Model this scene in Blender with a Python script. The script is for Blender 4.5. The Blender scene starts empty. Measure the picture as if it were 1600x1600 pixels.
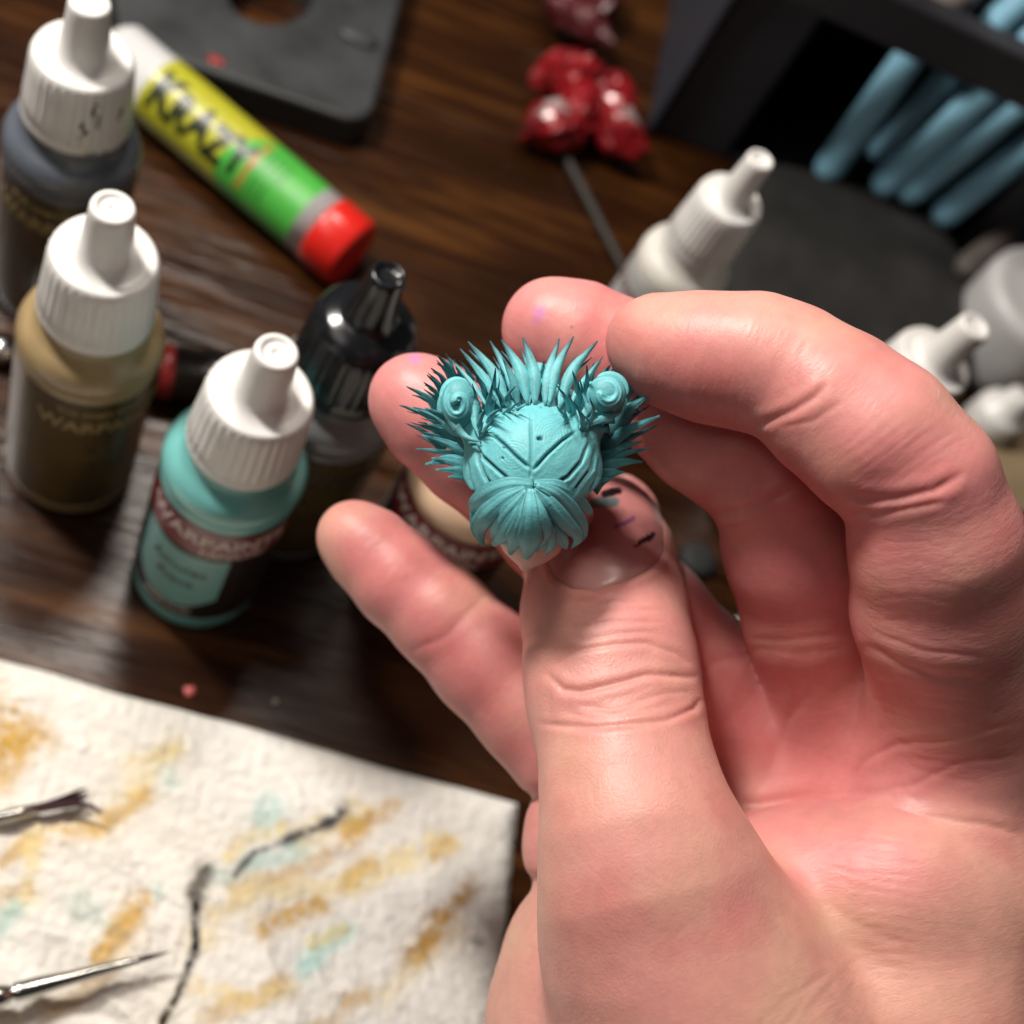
import bpy, math, random
import numpy as np
from mathutils import Vector, Matrix

random.seed(7)
rng = np.random.default_rng(7)
scene = bpy.context.scene
COL = scene.collection

# ------------------------------------------------------------------ camera
FPX = 2150.0                      # focal length in pixels of the 1600 px photograph
cC, cS = 0.8175, math.sqrt(1 - 0.8175 ** 2)
E1 = np.array([1.0, 0, 0]); G = np.array([0.0, -cC, -cS]); FW = np.array([0.0, cS, -cC])
RT = 0.8 * E1 - 0.6 * G           # image right
DN = 0.6 * E1 + 0.8 * G           # image down
H0 = 240.0                        # lens height above the table, mm
CAMW = np.array([0, 0, H0])
M3 = np.stack([RT, DN, FW], axis=1)

cam_d = bpy.data.cameras.new('camera')
cam = bpy.data.objects.new('camera', cam_d); COL.objects.link(cam)
cam_d.sensor_width = 36.0; cam_d.lens = 36.0 * FPX / 1600.0
cam_d.clip_start = 0.01; cam_d.clip_end = 50
cam_d.dof.use_dof = True; cam_d.dof.focus_distance = 0.166
cam_d.dof.aperture_fstop = cam_d.lens / 3.2
cam.matrix_world = Matrix([[RT[0], -DN[0], -FW[0], 0], [RT[1], -DN[1], -FW[1], 0],
                           [RT[2], -DN[2], -FW[2], H0 / 1000], [0, 0, 0, 1]])
scene.camera = cam

# ------------------------------------------------------------------ light
world = bpy.data.worlds.new('World'); scene.world = world; world.use_nodes = True
world.node_tree.nodes['Background'].inputs[0].default_value = (1.0, 0.93, 0.88, 1)
world.node_tree.nodes['Background'].inputs[1].default_value = 0.032
scene.view_settings.view_transform = 'Standard'; scene.view_settings.look = 'None'
scene.view_settings.exposure = 0.0; scene.view_settings.gamma = 1.0
scene.cycles.use_denoising = True
scene.cycles.max_bounces = 6
scene.cycles.sample_clamp_indirect = 4

def cam2w(p):
    """camera-space millimetres (right, down, forward) -> world metres"""
    p = np.asarray(p, float)
    return (p @ M3.T + CAMW) * 0.001

DOFF = 0.0
def pt(u, v, D):
    """photo pixel and depth (mm) -> camera-space mm"""
    D = D + DOFF
    return np.array([(u - 800) / FPX * D, (v - 800) / FPX * D, D])

DV = np.array([-0.3456, 0.4608, 0.8175])
def tab(u, v, z=0.0):
    """photo pixel -> world mm on the plane z (mm) over the table"""
    w = np.array([(u - 800) / FPX, (v - 800) / FPX, 1.0])
    D = (H0 - z) / (w @ DV)
    return (w * D) @ M3.T + CAMW

def w2px(P):
    c = (np.asarray(P, float) - CAMW) @ M3
    return c[..., 0] / c[..., 2] * FPX + 800, c[..., 1] / c[..., 2] * FPX + 800

def area(name, direction, dist, size, power, color, target=None, shape='DISK'):
    t = cam2w(pt(880, 820, 185)) if target is None else np.asarray(target)
    d = np.asarray(direction, float); d /= np.linalg.norm(d)
    loc = t + (M3 @ d) * dist
    L = bpy.data.lights.new(name, 'AREA'); L.shape = shape; L.size = size; L.energy = power; L.color = color
    o = bpy.data.objects.new(name, L); COL.objects.link(o); o.location = loc
    o.rotation_euler = Vector(t - loc).to_track_quat('-Z', 'Y').to_euler()
    return o
# desk lamp up and to the left, a weaker one beyond the top right (both out of frame)
area('desk_lamp_light', (-0.29, -0.80, -0.52), 0.42, 0.065, 2.42, (1.0, 0.945, 0.875))
area('room_lamp_light', (0.33, -0.78, -0.53), 0.75, 0.11, 1.7, (1.0, 0.90, 0.80), target=tab(150, 930) * .001)
area('soft_fill_light', (-0.30, -0.40, -0.86), 0.62, 0.34, 0.55, (1.0, 0.90, 0.84))  # added soft fill from the camera side, brightens palm and finger bases

# ------------------------------------------------------------------ materials
def lin(c):
    if isinstance(c, str):
        c = c.lstrip('#'); c = [int(c[i:i + 2], 16) / 255 for i in (0, 2, 4)]
        c = [x / 12.92 if x <= 0.04045 else ((x + 0.055) / 1.055) ** 2.4 for x in c]
    return (c[0], c[1], c[2], 1.0)

def mat(name, color=(.5, .5, .5), rough=0.5, metal=0.0, var=0.0, vscale=300.0, bump=0.0, bscale=800.0,
        sss=0.0, sssr=0.002, coat=0.0, spec=0.5, attr=None, rvar=0.0, trans=0.0):
    m = bpy.data.materials.new(name); m.use_nodes = True
    nt = m.node_tree; N = nt.nodes; L = nt.links; b = N['Principled BSDF']
    b.inputs['Roughness'].default_value = rough; b.inputs['Metallic'].default_value = metal
    b.inputs['Specular IOR Level'].default_value = spec
    b.inputs['Coat Weight'].default_value = coat; b.inputs['Coat Roughness'].default_value = 0.2
    b.inputs['Transmission Weight'].default_value = trans
    if sss:
        b.inputs['Subsurface Weight'].default_value = sss
        b.inputs['Subsurface Radius'].default_value = (1, .6, .5)
        b.inputs['Subsurface Scale'].default_value = sssr
    tc = N.new('ShaderNodeTexCoord')
    src = None
    if attr:
        a = N.new('ShaderNodeAttribute'); a.attribute_name = attr; src = a.outputs['Color']
    if var or rvar:
        n = N.new('ShaderNodeTexNoise'); n.inputs['Scale'].default_value = vscale; n.inputs['Detail'].default_value = 6
        L.new(tc.outputs['Object'], n.inputs['Vector'])
    if var:
        mr = N.new('ShaderNodeMapRange'); mr.inputs['From Min'].default_value = .3; mr.inputs['From Max'].default_value = .7
        mr.inputs['To Min'].default_value = 1 - var; mr.inputs['To Max'].default_value = 1 + var * .6
        L.new(n.outputs['Fac'], mr.inputs['Value'])
        mx = N.new('ShaderNodeMix'); mx.data_type = 'RGBA'; mx.blend_type = 'MULTIPLY'; mx.inputs[0].default_value = 1
        if src: L.new(src, mx.inputs[6])
        else: mx.inputs[6].default_value = lin(color)
        L.new(mr.outputs['Result'], mx.inputs[7]); src = mx.outputs[2]
    if rvar:
        mr2 = N.new('ShaderNodeMapRange'); mr2.inputs['From Min'].default_value = .3; mr2.inputs['From Max'].default_value = .7
        mr2.inputs['To Min'].default_value = rough - rvar; mr2.inputs['To Max'].default_value = rough + rvar
        L.new(n.outputs['Fac'], mr2.inputs['Value']); L.new(mr2.outputs['Result'], b.inputs['Roughness'])
    if src: L.new(src, b.inputs['Base Color'])
    else: b.inputs['Base Color'].default_value = lin(color)
    if bump:
        n2 = N.new('ShaderNodeTexNoise'); n2.inputs['Scale'].default_value = bscale; n2.inputs['Detail'].default_value = 5
        L.new(tc.outputs['Object'], n2.inputs['Vector'])
        bp = N.new('ShaderNodeBump'); bp.inputs['Strength'].default_value = 1.0; bp.inputs['Distance'].default_value = bump
        L.new(n2.outputs['Fac'], bp.inputs['Height']); L.new(bp.outputs['Normal'], b.inputs['Normal'])
    return m

# ------------------------------------------------------------------ mesh helpers (world mm in, metres out)
def link(name, verts, faces, material, parent=None, smooth=True, cols=None, mm=True):
    me = bpy.data.meshes.new(name)
    v = np.asarray(verts, float) * (0.001 if mm else 1.0)
    org = np.zeros(3)
    me.from_pydata(v.tolist(), [], [list(map(int, f)) for f in faces])
    if smooth: me.polygons.foreach_set('use_smooth', [True] * len(me.polygons))
    if cols is not None:
        a = me.color_attributes.new('Col', 'FLOAT_COLOR', 'POINT'); a.data.foreach_set('color', np.asarray(cols, np.float32).ravel())
    for m in (material if isinstance(material, (list, tuple)) else [material]): me.materials.append(m)
    me.update()
    o = bpy.data.objects.new(name, me); COL.objects.link(o)
    if parent is not None: o.parent = parent
    return o

def tag(o, label=None, cat=None, group=None, kind=None):
    if label: o['label'] = label
    if cat: o['category'] = cat
    if group: o['group'] = group
    if kind: o['kind'] = kind
    return o

def empty(name, matrix, label, cat, group=None):
    """an Empty at the thing's base; its parts are built in its local millimetres"""
    o = bpy.data.objects.new(name, None); COL.objects.link(o); o.empty_display_size = 0.005
    o.matrix_world = matrix
    return tag(o, label, cat, group)

def frame(origin, zdir=(0, 0, 1), xdir=(1, 0, 0)):
    z = np.array(zdir, float); z /= np.linalg.norm(z); x = np.array(xdir, float); x -= z * (x @ z); x /= np.linalg.norm(x)
    y = np.cross(z, x); o = np.asarray(origin, float) * .001
    return Matrix([[x[0], y[0], z[0], o[0]], [x[1], y[1], z[1], o[1]], [x[2], y[2], z[2], o[2]], [0, 0, 0, 1]])

def lathe(profile, n=64, fn=None, caps=True):
    """profile [(r,z)...] about z; fn(theta, r, z) -> r lets ribs stand out"""
    V = []; F = []
    th = np.linspace(0, 2 * math.pi, n, endpoint=False)
    for (r, z) in profile:
        for t in th:
            rr = fn(t, r, z) if fn else r
            V.append((rr * math.cos(t), rr * math.sin(t), z))
    m = len(profile)
    for i in range(m - 1):
        for j in range(n):
            k = (j + 1) % n
            F.append((i * n + j, i * n + k, (i + 1) * n + k, (i + 1) * n + j))
    if caps:
        F.append(list(range(n))[::-1]); F.append([(m - 1) * n + j for j in range(n)])
    return V, F

def arcp(r0, z0, r1, z1, bulge, n=6):
    """profile arc from (r0,z0) to (r1,z1)"""
    out = []
    dx, dz = r1 - r0, z1 - z0; L = math.hypot(dx, dz); nx, nz = dz / L, -dx / L
    for i in range(n + 1):
        t = i / n; s = math.sin(math.pi * t) * bulge
        out.append((r0 + dx * t + nx * s, z0 + dz * t + nz * s))
    return out

def tube(path, radii, n=12, flat=1.0, nrm=None, closed_ends=True, groove=0.0):
    """tube along a path; flat<1 thins it along nrm"""
    P = np.asarray(path, float); m = len(P); R = np.broadcast_to(np.asarray(radii, float), (m,))
    T = np.gradient(P, axis=0); T /= np.linalg.norm(T, axis=1)[:, None] + 1e-9
    up = np.array([0, 0, 1.0]) if nrm is None else np.asarray(nrm, float)
    V = []
    fl = np.broadcast_to(np.asarray(flat, float), (m,))
    for i in range(m):
        b = np.cross(T[i], up)
        if np.linalg.norm(b) < 1e-4: b = np.cross(T[i], [1, .3, .2])
        b /= np.linalg.norm(b); a = np.cross(b, T[i])
        for j in range(n):
            t = 2 * math.pi * j / n
            g = 1 - groove * (0.5 + 0.5 * math.cos(t * 6))
            V.append(P[i] + R[i] * (math.cos(t) * b + math.sin(t) * fl[i] * a * g))
    F = []
    for i in range(m - 1):
        for j in range(n):
            k = (j + 1) % n
            F.append((i * n + j, i * n + k, (i + 1) * n + k, (i + 1) * n + j))
    if closed_ends:
        F.append(list(range(n))[::-1]); F.append([(m - 1) * n + j for j in range(n)])
    return V, F

def bez(pts, n):
    """smooth Catmull-Rom through pts"""
    P = np.asarray(pts, float)
    if len(P) == 2: return np.linspace(P[0], P[1], n)
    Q = np.vstack([2 * P[0] - P[1], P, 2 * P[-1] - P[-2]])
    out = []
    s = np.linspace(0, len(P) - 1 - 1e-6, n)
    for t in s:
        i = int(t); f = t - i; a, b, c, d = Q[i], Q[i + 1], Q[i + 2], Q[i + 3]
        out.append(0.5 * ((2 * b) + (c - a) * f + (2 * a - 5 * b + 4 * c - d) * f * f + (3 * b - a - 3 * c + d) * f ** 3))
    return np.array(out)

def rbox(cx, cy, cz, sx, sy, sz, bev=1.0, seg=3):
    """a rounded box as verts/faces (super-ellipsoid corner rounding through bmesh bevel)"""
    import bmesh
    bm = bmesh.new(); bmesh.ops.create_cube(bm, size=1)
    for v in bm.verts: v.co = (cx + v.co.x * sx, cy + v.co.y * sy, cz + v.co.z * sz)
    bmesh.ops.bevel(bm, geom=bm.edges[:] , offset=bev, segments=seg, affect='EDGES', profile=.5)
    bm.verts.index_update()
    V = [tuple(v.co) for v in bm.verts]; F = [[v.index for v in f.verts] for f in bm.faces]
    bm.free(); return V, F

def text_mesh(s, size, extrude=0.05, shear=0.0, bold=0.0):
    """text -> verts, faces in mm, centred"""
    c = bpy.data.curves.new('lettering', 'FONT'); c.body = s; c.size = size; c.align_x = 'CENTER'; c.align_y = 'CENTER'
    c.extrude = extrude; c.offset = bold; c.shear = shear; c.resolution_u = 3
    o = bpy.data.objects.new('lettering', c); COL.objects.link(o)
    dg = bpy.context.evaluated_depsgraph_get()
    me = bpy.data.meshes.new_from_object(o.evaluated_get(dg))
    import bmesh
    bm = bmesh.new(); bm.from_mesh(me); bmesh.ops.remove_doubles(bm, verts=bm.verts[:], dist=1e-5)
    for _ in range(4):
        bmesh.ops.triangulate(bm, faces=bm.faces[:])
        E = [e for e in bm.edges if e.calc_length() > max(.7, size * .14)]
        if not E: break
        bmesh.ops.subdivide_edges(bm, edges=E, cuts=1)
    bm.verts.index_update(); V = np.array([v.co[:] for v in bm.verts]); F = [[v.index for v in f.verts] for f in bm.faces]; bm.free()
    bpy.data.objects.remove(o); bpy.data.curves.remove(c); bpy.data.meshes.remove(me)
    return V, F

def fbm(P, scale, oct=4, seed=0):
    """cheap vectorised value noise, P (n,2|3) -> about -1..1"""
    P = np.asarray(P, float) * scale
    if P.shape[1] == 2: P = np.c_[P, np.zeros(len(P))]
    out = np.zeros(len(P)); amp = 1.0; tot = 0
    for o in range(oct):
        Q = P * (2 ** o) + seed * 17.13 + o * 5.7
        i = np.floor(Q).astype(np.int64); f = Q - i; f = f * f * (3 - 2 * f)
        def h(a, b, c):
            x = (a * 374761393 + b * 668265263 + c * 2147483647 + seed * 974711) & 0xffffffff
            x = ((x ^ (x >> 13)) * 1274126177) & 0xffffffff
            return ((x ^ (x >> 16)) & 0xffff) / 32767.5 - 1
        v = 0
        for a in (0, 1):
            for b in (0, 1):
                for c in (0, 1):
                    w = (f[:, 0] if a else 1 - f[:, 0]) * (f[:, 1] if b else 1 - f[:, 1]) * (f[:, 2] if c else 1 - f[:, 2])
                    v = v + w * h(i[:, 0] + a, i[:, 1] + b, i[:, 2] + c)
        out += amp * v; tot += amp; amp *= .5
    return out / tot

def poly_dist(U, V, line):
    """distance of points (U,V) to a polyline, and the parameter 0..1 of the nearest point"""
    best = np.full(U.shape, 1e9); par = np.zeros(U.shape); L = np.asarray(line, float); n = len(L) - 1
    for i in range(n):
        a, b = L[i], L[i + 1]; d = b - a; q = max(d @ d, 1e-9)
        t = np.clip(((U - a[0]) * d[0] + (V - a[1]) * d[1]) / q, 0, 1)
        r = np.hypot(U - a[0] - t * d[0], V - a[1] - t * d[1])
        m = r < best; best[m] = r[m]; par[m] = (i + t[m]) / n
    return best, par

# ------------------------------------------------------------------ signed distance sculpting
def seg_sdf(P, a, b, ra, rb, k=1.0, n=None):
    ab = b - a; L2 = max(float(ab @ ab), 1e-6)
    v = P - a; t = np.clip((v @ ab) / L2, 0, 1).astype(np.float32)
    v = v - t[..., None] * ab
    if k != 1.0:
        bc = v @ n; v = v + (k - 1) * bc[..., None] * n
    d = np.sqrt((v * v).sum(-1)) - (ra + (rb - ra) * t)
    return d / (k ** .5)

def smin(a, b, k):
    h = np.clip(0.5 + 0.5 * (b - a) / k, 0, 1)
    return b + (a - b) * h - k * h * (1 - h)

class Chain:
    def __init__(s, joints, k=2.0, flat=1.0, n=None):
        s.J = [(pt(u, v, D).astype(np.float32), r) for (u, v, D, r) in joints]
        s.k = k; s.flat = flat; s.n = None if n is None else (np.array(n) / np.linalg.norm(n)).astype(np.float32)
        L = [0.0]
        for i in range(len(s.J) - 1): L.append(L[-1] + float(np.linalg.norm(s.J[i + 1][0] - s.J[i][0])))
        s.L = L
    def segs(s):
        for i in range(len(s.J) - 1): yield s.J[i][0], s.J[i + 1][0], s.J[i][1], s.J[i + 1][1]
    def sdf(s, P):
        d = None
        for a, b, ra, rb in s.segs():
            e = seg_sdf(P, a, b, ra, rb, s.flat, s.n)
            d = e if d is None else smin(d, e, s.k)
        return d
    def grid(s, ax, far=9.0, m=7.0):
        X, Y, Z = ax; out = np.full((len(X), len(Y), len(Z)), far, np.float32)
        for a, b, ra, rb in s.segs():
            r = max(ra, rb) + m; lo = np.minimum(a, b) - r; hi = np.maximum(a, b) + r
            sl = [slice(int(np.searchsorted(A, lo[i])), int(np.searchsorted(A, hi[i]))) for i, A in enumerate(ax)]
            if any(q.start >= q.stop for q in sl): continue
            P = np.stack(np.meshgrid(X[sl[0]], Y[sl[1]], Z[sl[2]], indexing='ij'), -1)
            e = seg_sdf(P, a, b, ra, rb, s.flat, s.n)
            c = out[sl[0], sl[1], sl[2]]
            out[sl[0], sl[1], sl[2]] = smin(c, np.minimum(e, far), s.k)
        return out
    def coords(s, P):
        """axial coordinate and lateral coordinate (mm)"""
        best = np.full(len(P), 1e9); ax = np.zeros(len(P)); lat = np.zeros(len(P))
        for i, (a, b, ra, rb) in enumerate(s.segs()):
            ab = b - a; L = np.linalg.norm(ab); v = P - a; tt = (v @ ab) / L ** 2; t = np.clip(tt, 0, 1)
            w = v - t[:, None] * ab; r = np.linalg.norm(w, axis=1)
            m = r < best; best[m] = r[m]; ax[m] = (s.L[i] + tt * L)[m] if False else (s.L[i] + t * L)[m]
            side = np.cross(ab / L, [0, 0, 1.0]); side /= np.linalg.norm(side) + 1e-9
            lat[m] = (np.arctan2(w @ side, -w[:, 2]) * (ra + rb) * .5)[m]
        return ax, lat

def surface_nets(F, ax):
    X, Y, Z = ax; h = X[1] - X[0]; I = F < 0
    s = I[:-1, :-1, :-1].astype(np.uint8)
    c = np.zeros_like(s)
    for a in (0, 1):
        for b in (0, 1):
            for d in (0, 1):
                c += I[a:I.shape[0] - 1 + a, b:I.shape[1] - 1 + b, d:I.shape[2] - 1 + d]
    act = (c > 0) & (c < 8); idx = np.argwhere(act); ids = np.full(act.shape, -1, np.int64); ids[act] = np.arange(len(idx))
    corner = {}
    for a in (0, 1):
        for b in (0, 1):
            for d in (0, 1): corner[(a, b, d)] = F[idx[:, 0] + a, idx[:, 1] + b, idx[:, 2] + d]
    acc = np.zeros((len(idx), 3)); cnt = np.zeros(len(idx))
    for axis in range(3):
        o = [q for q in range(3) if q != axis]
        for a in (0, 1):
            for b in (0, 1):
                c0 = [0, 0, 0]; c0[o[0]] = a; c0[o[1]] = b; c1 = list(c0); c1[axis] = 1
                f0 = corner[tuple(c0)]; f1 = corner[tuple(c1)]
                m = (f0 < 0) != (f1 < 0); t = np.zeros(len(f0)); t[m] = f0[m] / (f0[m] - f1[m])
                p = np.zeros((len(f0), 3)); p[:, axis] = t; p[:, o[0]] = a; p[:, o[1]] = b
                acc[m] += p[m]; cnt[m] += 1
    V = (idx + acc / cnt[:, None]) * h + np.array([X[0], Y[0], Z[0]])
    Q = []
    for axis in range(3):
        o = [(axis + 1) % 3, (axis + 2) % 3]
        s0 = [slice(None)] * 3; s1 = [slice(None)] * 3; s0[axis] = slice(0, -1); s1[axis] = slice(1, None)
        A = I[tuple(s0)]; B = I[tuple(s1)]; e = np.argwhere(A != B)
        e = e[(e[:, o[0]] > 0) & (e[:, o[1]] > 0) & (e[:, o[0]] < act.shape[o[0]]) & (e[:, o[1]] < act.shape[o[1]])]
        flip = ~I[e[:, 0], e[:, 1], e[:, 2]]
        def cell(d0, d1):
            q = e.copy(); q[:, o[0]] -= d0; q[:, o[1]] -= d1; return ids[q[:, 0], q[:, 1], q[:, 2]]
        q = np.stack([cell(0, 0), cell(1, 0), cell(1, 1), cell(0, 1)], 1)
        q[flip] = q[flip][:, ::-1]; Q.append(q)
    Q = np.concatenate(Q); Q = Q[(Q >= 0).all(1)]
    return V, Q

def mesh_np(name, V, Q):
    me = bpy.data.meshes.new(name); n = len(V); k = Q.shape[1]
    me.vertices.add(n); me.vertices.foreach_set('co', V.astype(np.float32).ravel())
    me.loops.add(Q.size); me.loops.foreach_set('vertex_index', Q.astype(np.int32).ravel())
    me.polygons.add(len(Q)); me.polygons.foreach_set('loop_start', np.arange(0, Q.size, k, dtype=np.int32))
    me.polygons.foreach_set('loop_total', np.full(len(Q), k, np.int32))
    me.polygons.foreach_set('use_smooth', np.ones(len(Q), bool))
    me.update(calc_edges=True); me.validate(); return me

def laplace(V, Q, it=2, w=0.5):
    E = np.concatenate([Q[:, [0, 1]], Q[:, [1, 2]], Q[:, [2, 3]], Q[:, [3, 0]]])
    E = np.concatenate([E, E[:, ::-1]])
    deg = np.bincount(E[:, 0], minlength=len(V))[:, None]
    for _ in range(it):
        S = np.stack([np.bincount(E[:, 0], weights=V[E[:, 1], i], minlength=len(V)) for i in range(3)], 1)
        V = V + w * (S / np.maximum(deg, 1) - V)
    return V

def subdivide(me, levels=1):
    o = bpy.data.objects.new('tmp', me); COL.objects.link(o)
    m = o.modifiers.new('s', 'SUBSURF'); m.levels = levels; m.render_levels = levels
    dg = bpy.context.evaluated_depsgraph_get(); me2 = bpy.data.meshes.new_from_object(o.evaluated_get(dg))
    bpy.data.objects.remove(o); return me2

def get_vn(me):
    n = len(me.vertices); V = np.empty(n * 3, np.float32); me.vertices.foreach_get('co', V)
    Nn = np.empty(n * 3, np.float32); me.vertex_normals.foreach_get('vector', Nn)
    return V.reshape(-1, 3).astype(float), Nn.reshape(-1, 3).astype(float)

# =================================================================== SETTING: table
def wood_material():
    m = bpy.data.materials.new('dark_wood'); m.use_nodes = True; nt = m.node_tree; N = nt.nodes; L = nt.links; b = N['Principled BSDF']
    tc = N.new('ShaderNodeTexCoord'); mp = N.new('ShaderNodeMapping'); mp.inputs['Scale'].default_value = (7, 90, 20)
    L.new(tc.outputs['Object'], mp.inputs['Vector'])
    n = N.new('ShaderNodeTexNoise'); n.inputs['Scale'].default_value = 1.6; n.inputs['Detail'].default_value = 9; n.inputs['Roughness'].default_value = .62; n.inputs['Distortion'].default_value = 1.2
    L.new(mp.outputs['Vector'], n.inputs['Vector'])
    n2 = N.new('ShaderNodeTexNoise'); n2.inputs['Scale'].default_value = 22; n2.inputs['Detail'].default_value = 4
    mp2 = N.new('ShaderNodeMapping'); mp2.inputs['Scale'].default_value = (.6, 1.6, 1); L.new(tc.outputs['Object'], mp2.inputs['Vector']); L.new(mp2.outputs['Vector'], n2.inputs['Vector'])
    r = N.new('ShaderNodeValToRGB'); e = r.color_ramp.elements
    e[0].position = .30; e[0].color = (.0045, .0016, .0008, 1); e[1].position = .72; e[1].color = (.115, .042, .008, 1)
    k = e.new(.52); k.color = (.026, .0080, .0020, 1)
    add = N.new('ShaderNodeMath'); add.operation = 'MULTIPLY_ADD'; add.inputs[1].default_value = .45; add.inputs[2].default_value = -.0
    L.new(n2.outputs['Fac'], add.inputs[0])
    a2 = N.new('ShaderNodeMath'); a2.operation = 'MULTIPLY_ADD'; a2.inputs[1].default_value = .58
    L.new(n.outputs['Fac'], a2.inputs[0]); L.new(add.outputs[0], a2.inputs[2]); L.new(a2.outputs[0], r.inputs['Fac'])
    L.new(r.outputs['Color'], b.inputs['Base Color'])
    mr = N.new('ShaderNodeMapRange'); mr.inputs['To Min'].default_value = .18; mr.inputs['To Max'].default_value = .34; L.new(n.outputs['Fac'], mr.inputs['Value']); L.new(mr.outputs['Result'], b.inputs['Roughness'])
    mp3 = N.new('ShaderNodeMapping'); mp3.inputs['Scale'].default_value = (30, 420, 60); L.new(tc.outputs['Object'], mp3.inputs['Vector'])
    n3 = N.new('ShaderNodeTexNoise'); n3.inputs['Scale'].default_value = 1; n3.inputs['Detail'].default_value = 4; L.new(mp3.outputs['Vector'], n3.inputs['Vector'])
    bp = N.new('ShaderNodeBump'); bp.inputs['Strength'].default_value = 1; bp.inputs['Distance'].default_value = .0004; L.new(n3.outputs['Fac'], bp.inputs['Height']); L.new(bp.outputs['Normal'], b.inputs['Normal'])
    b.inputs['Specular IOR Level'].default_value = .34
    return m
M_WOOD = wood_material()
# grain direction in the photograph: a gentle slope down to the right
ga = tab(350, 965) - tab(0, 865); gang = math.atan2(ga[1], ga[0])
table = empty('table', Matrix.Rotation(gang, 4, 'Z'), 'dark brown stained wood table top of wide planks under everything', 'table')
tag(table, kind='structure'); 
if 'category' in table: del table['category']
cg, sg = math.cos(gang), math.sin(gang)
PW = 105.0
cen = tab(890, 260); off = (-sg * cen[0] + cg * cen[1])
for i in range(-5, 9):
    y0 = off + i * PW
    V, F = rbox(60, y0 + PW / 2, -10, 1500, PW - .5, 20, bev=.7, seg=2)
    link('plank', V, F, M_WOOD, table, smooth=False)

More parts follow.
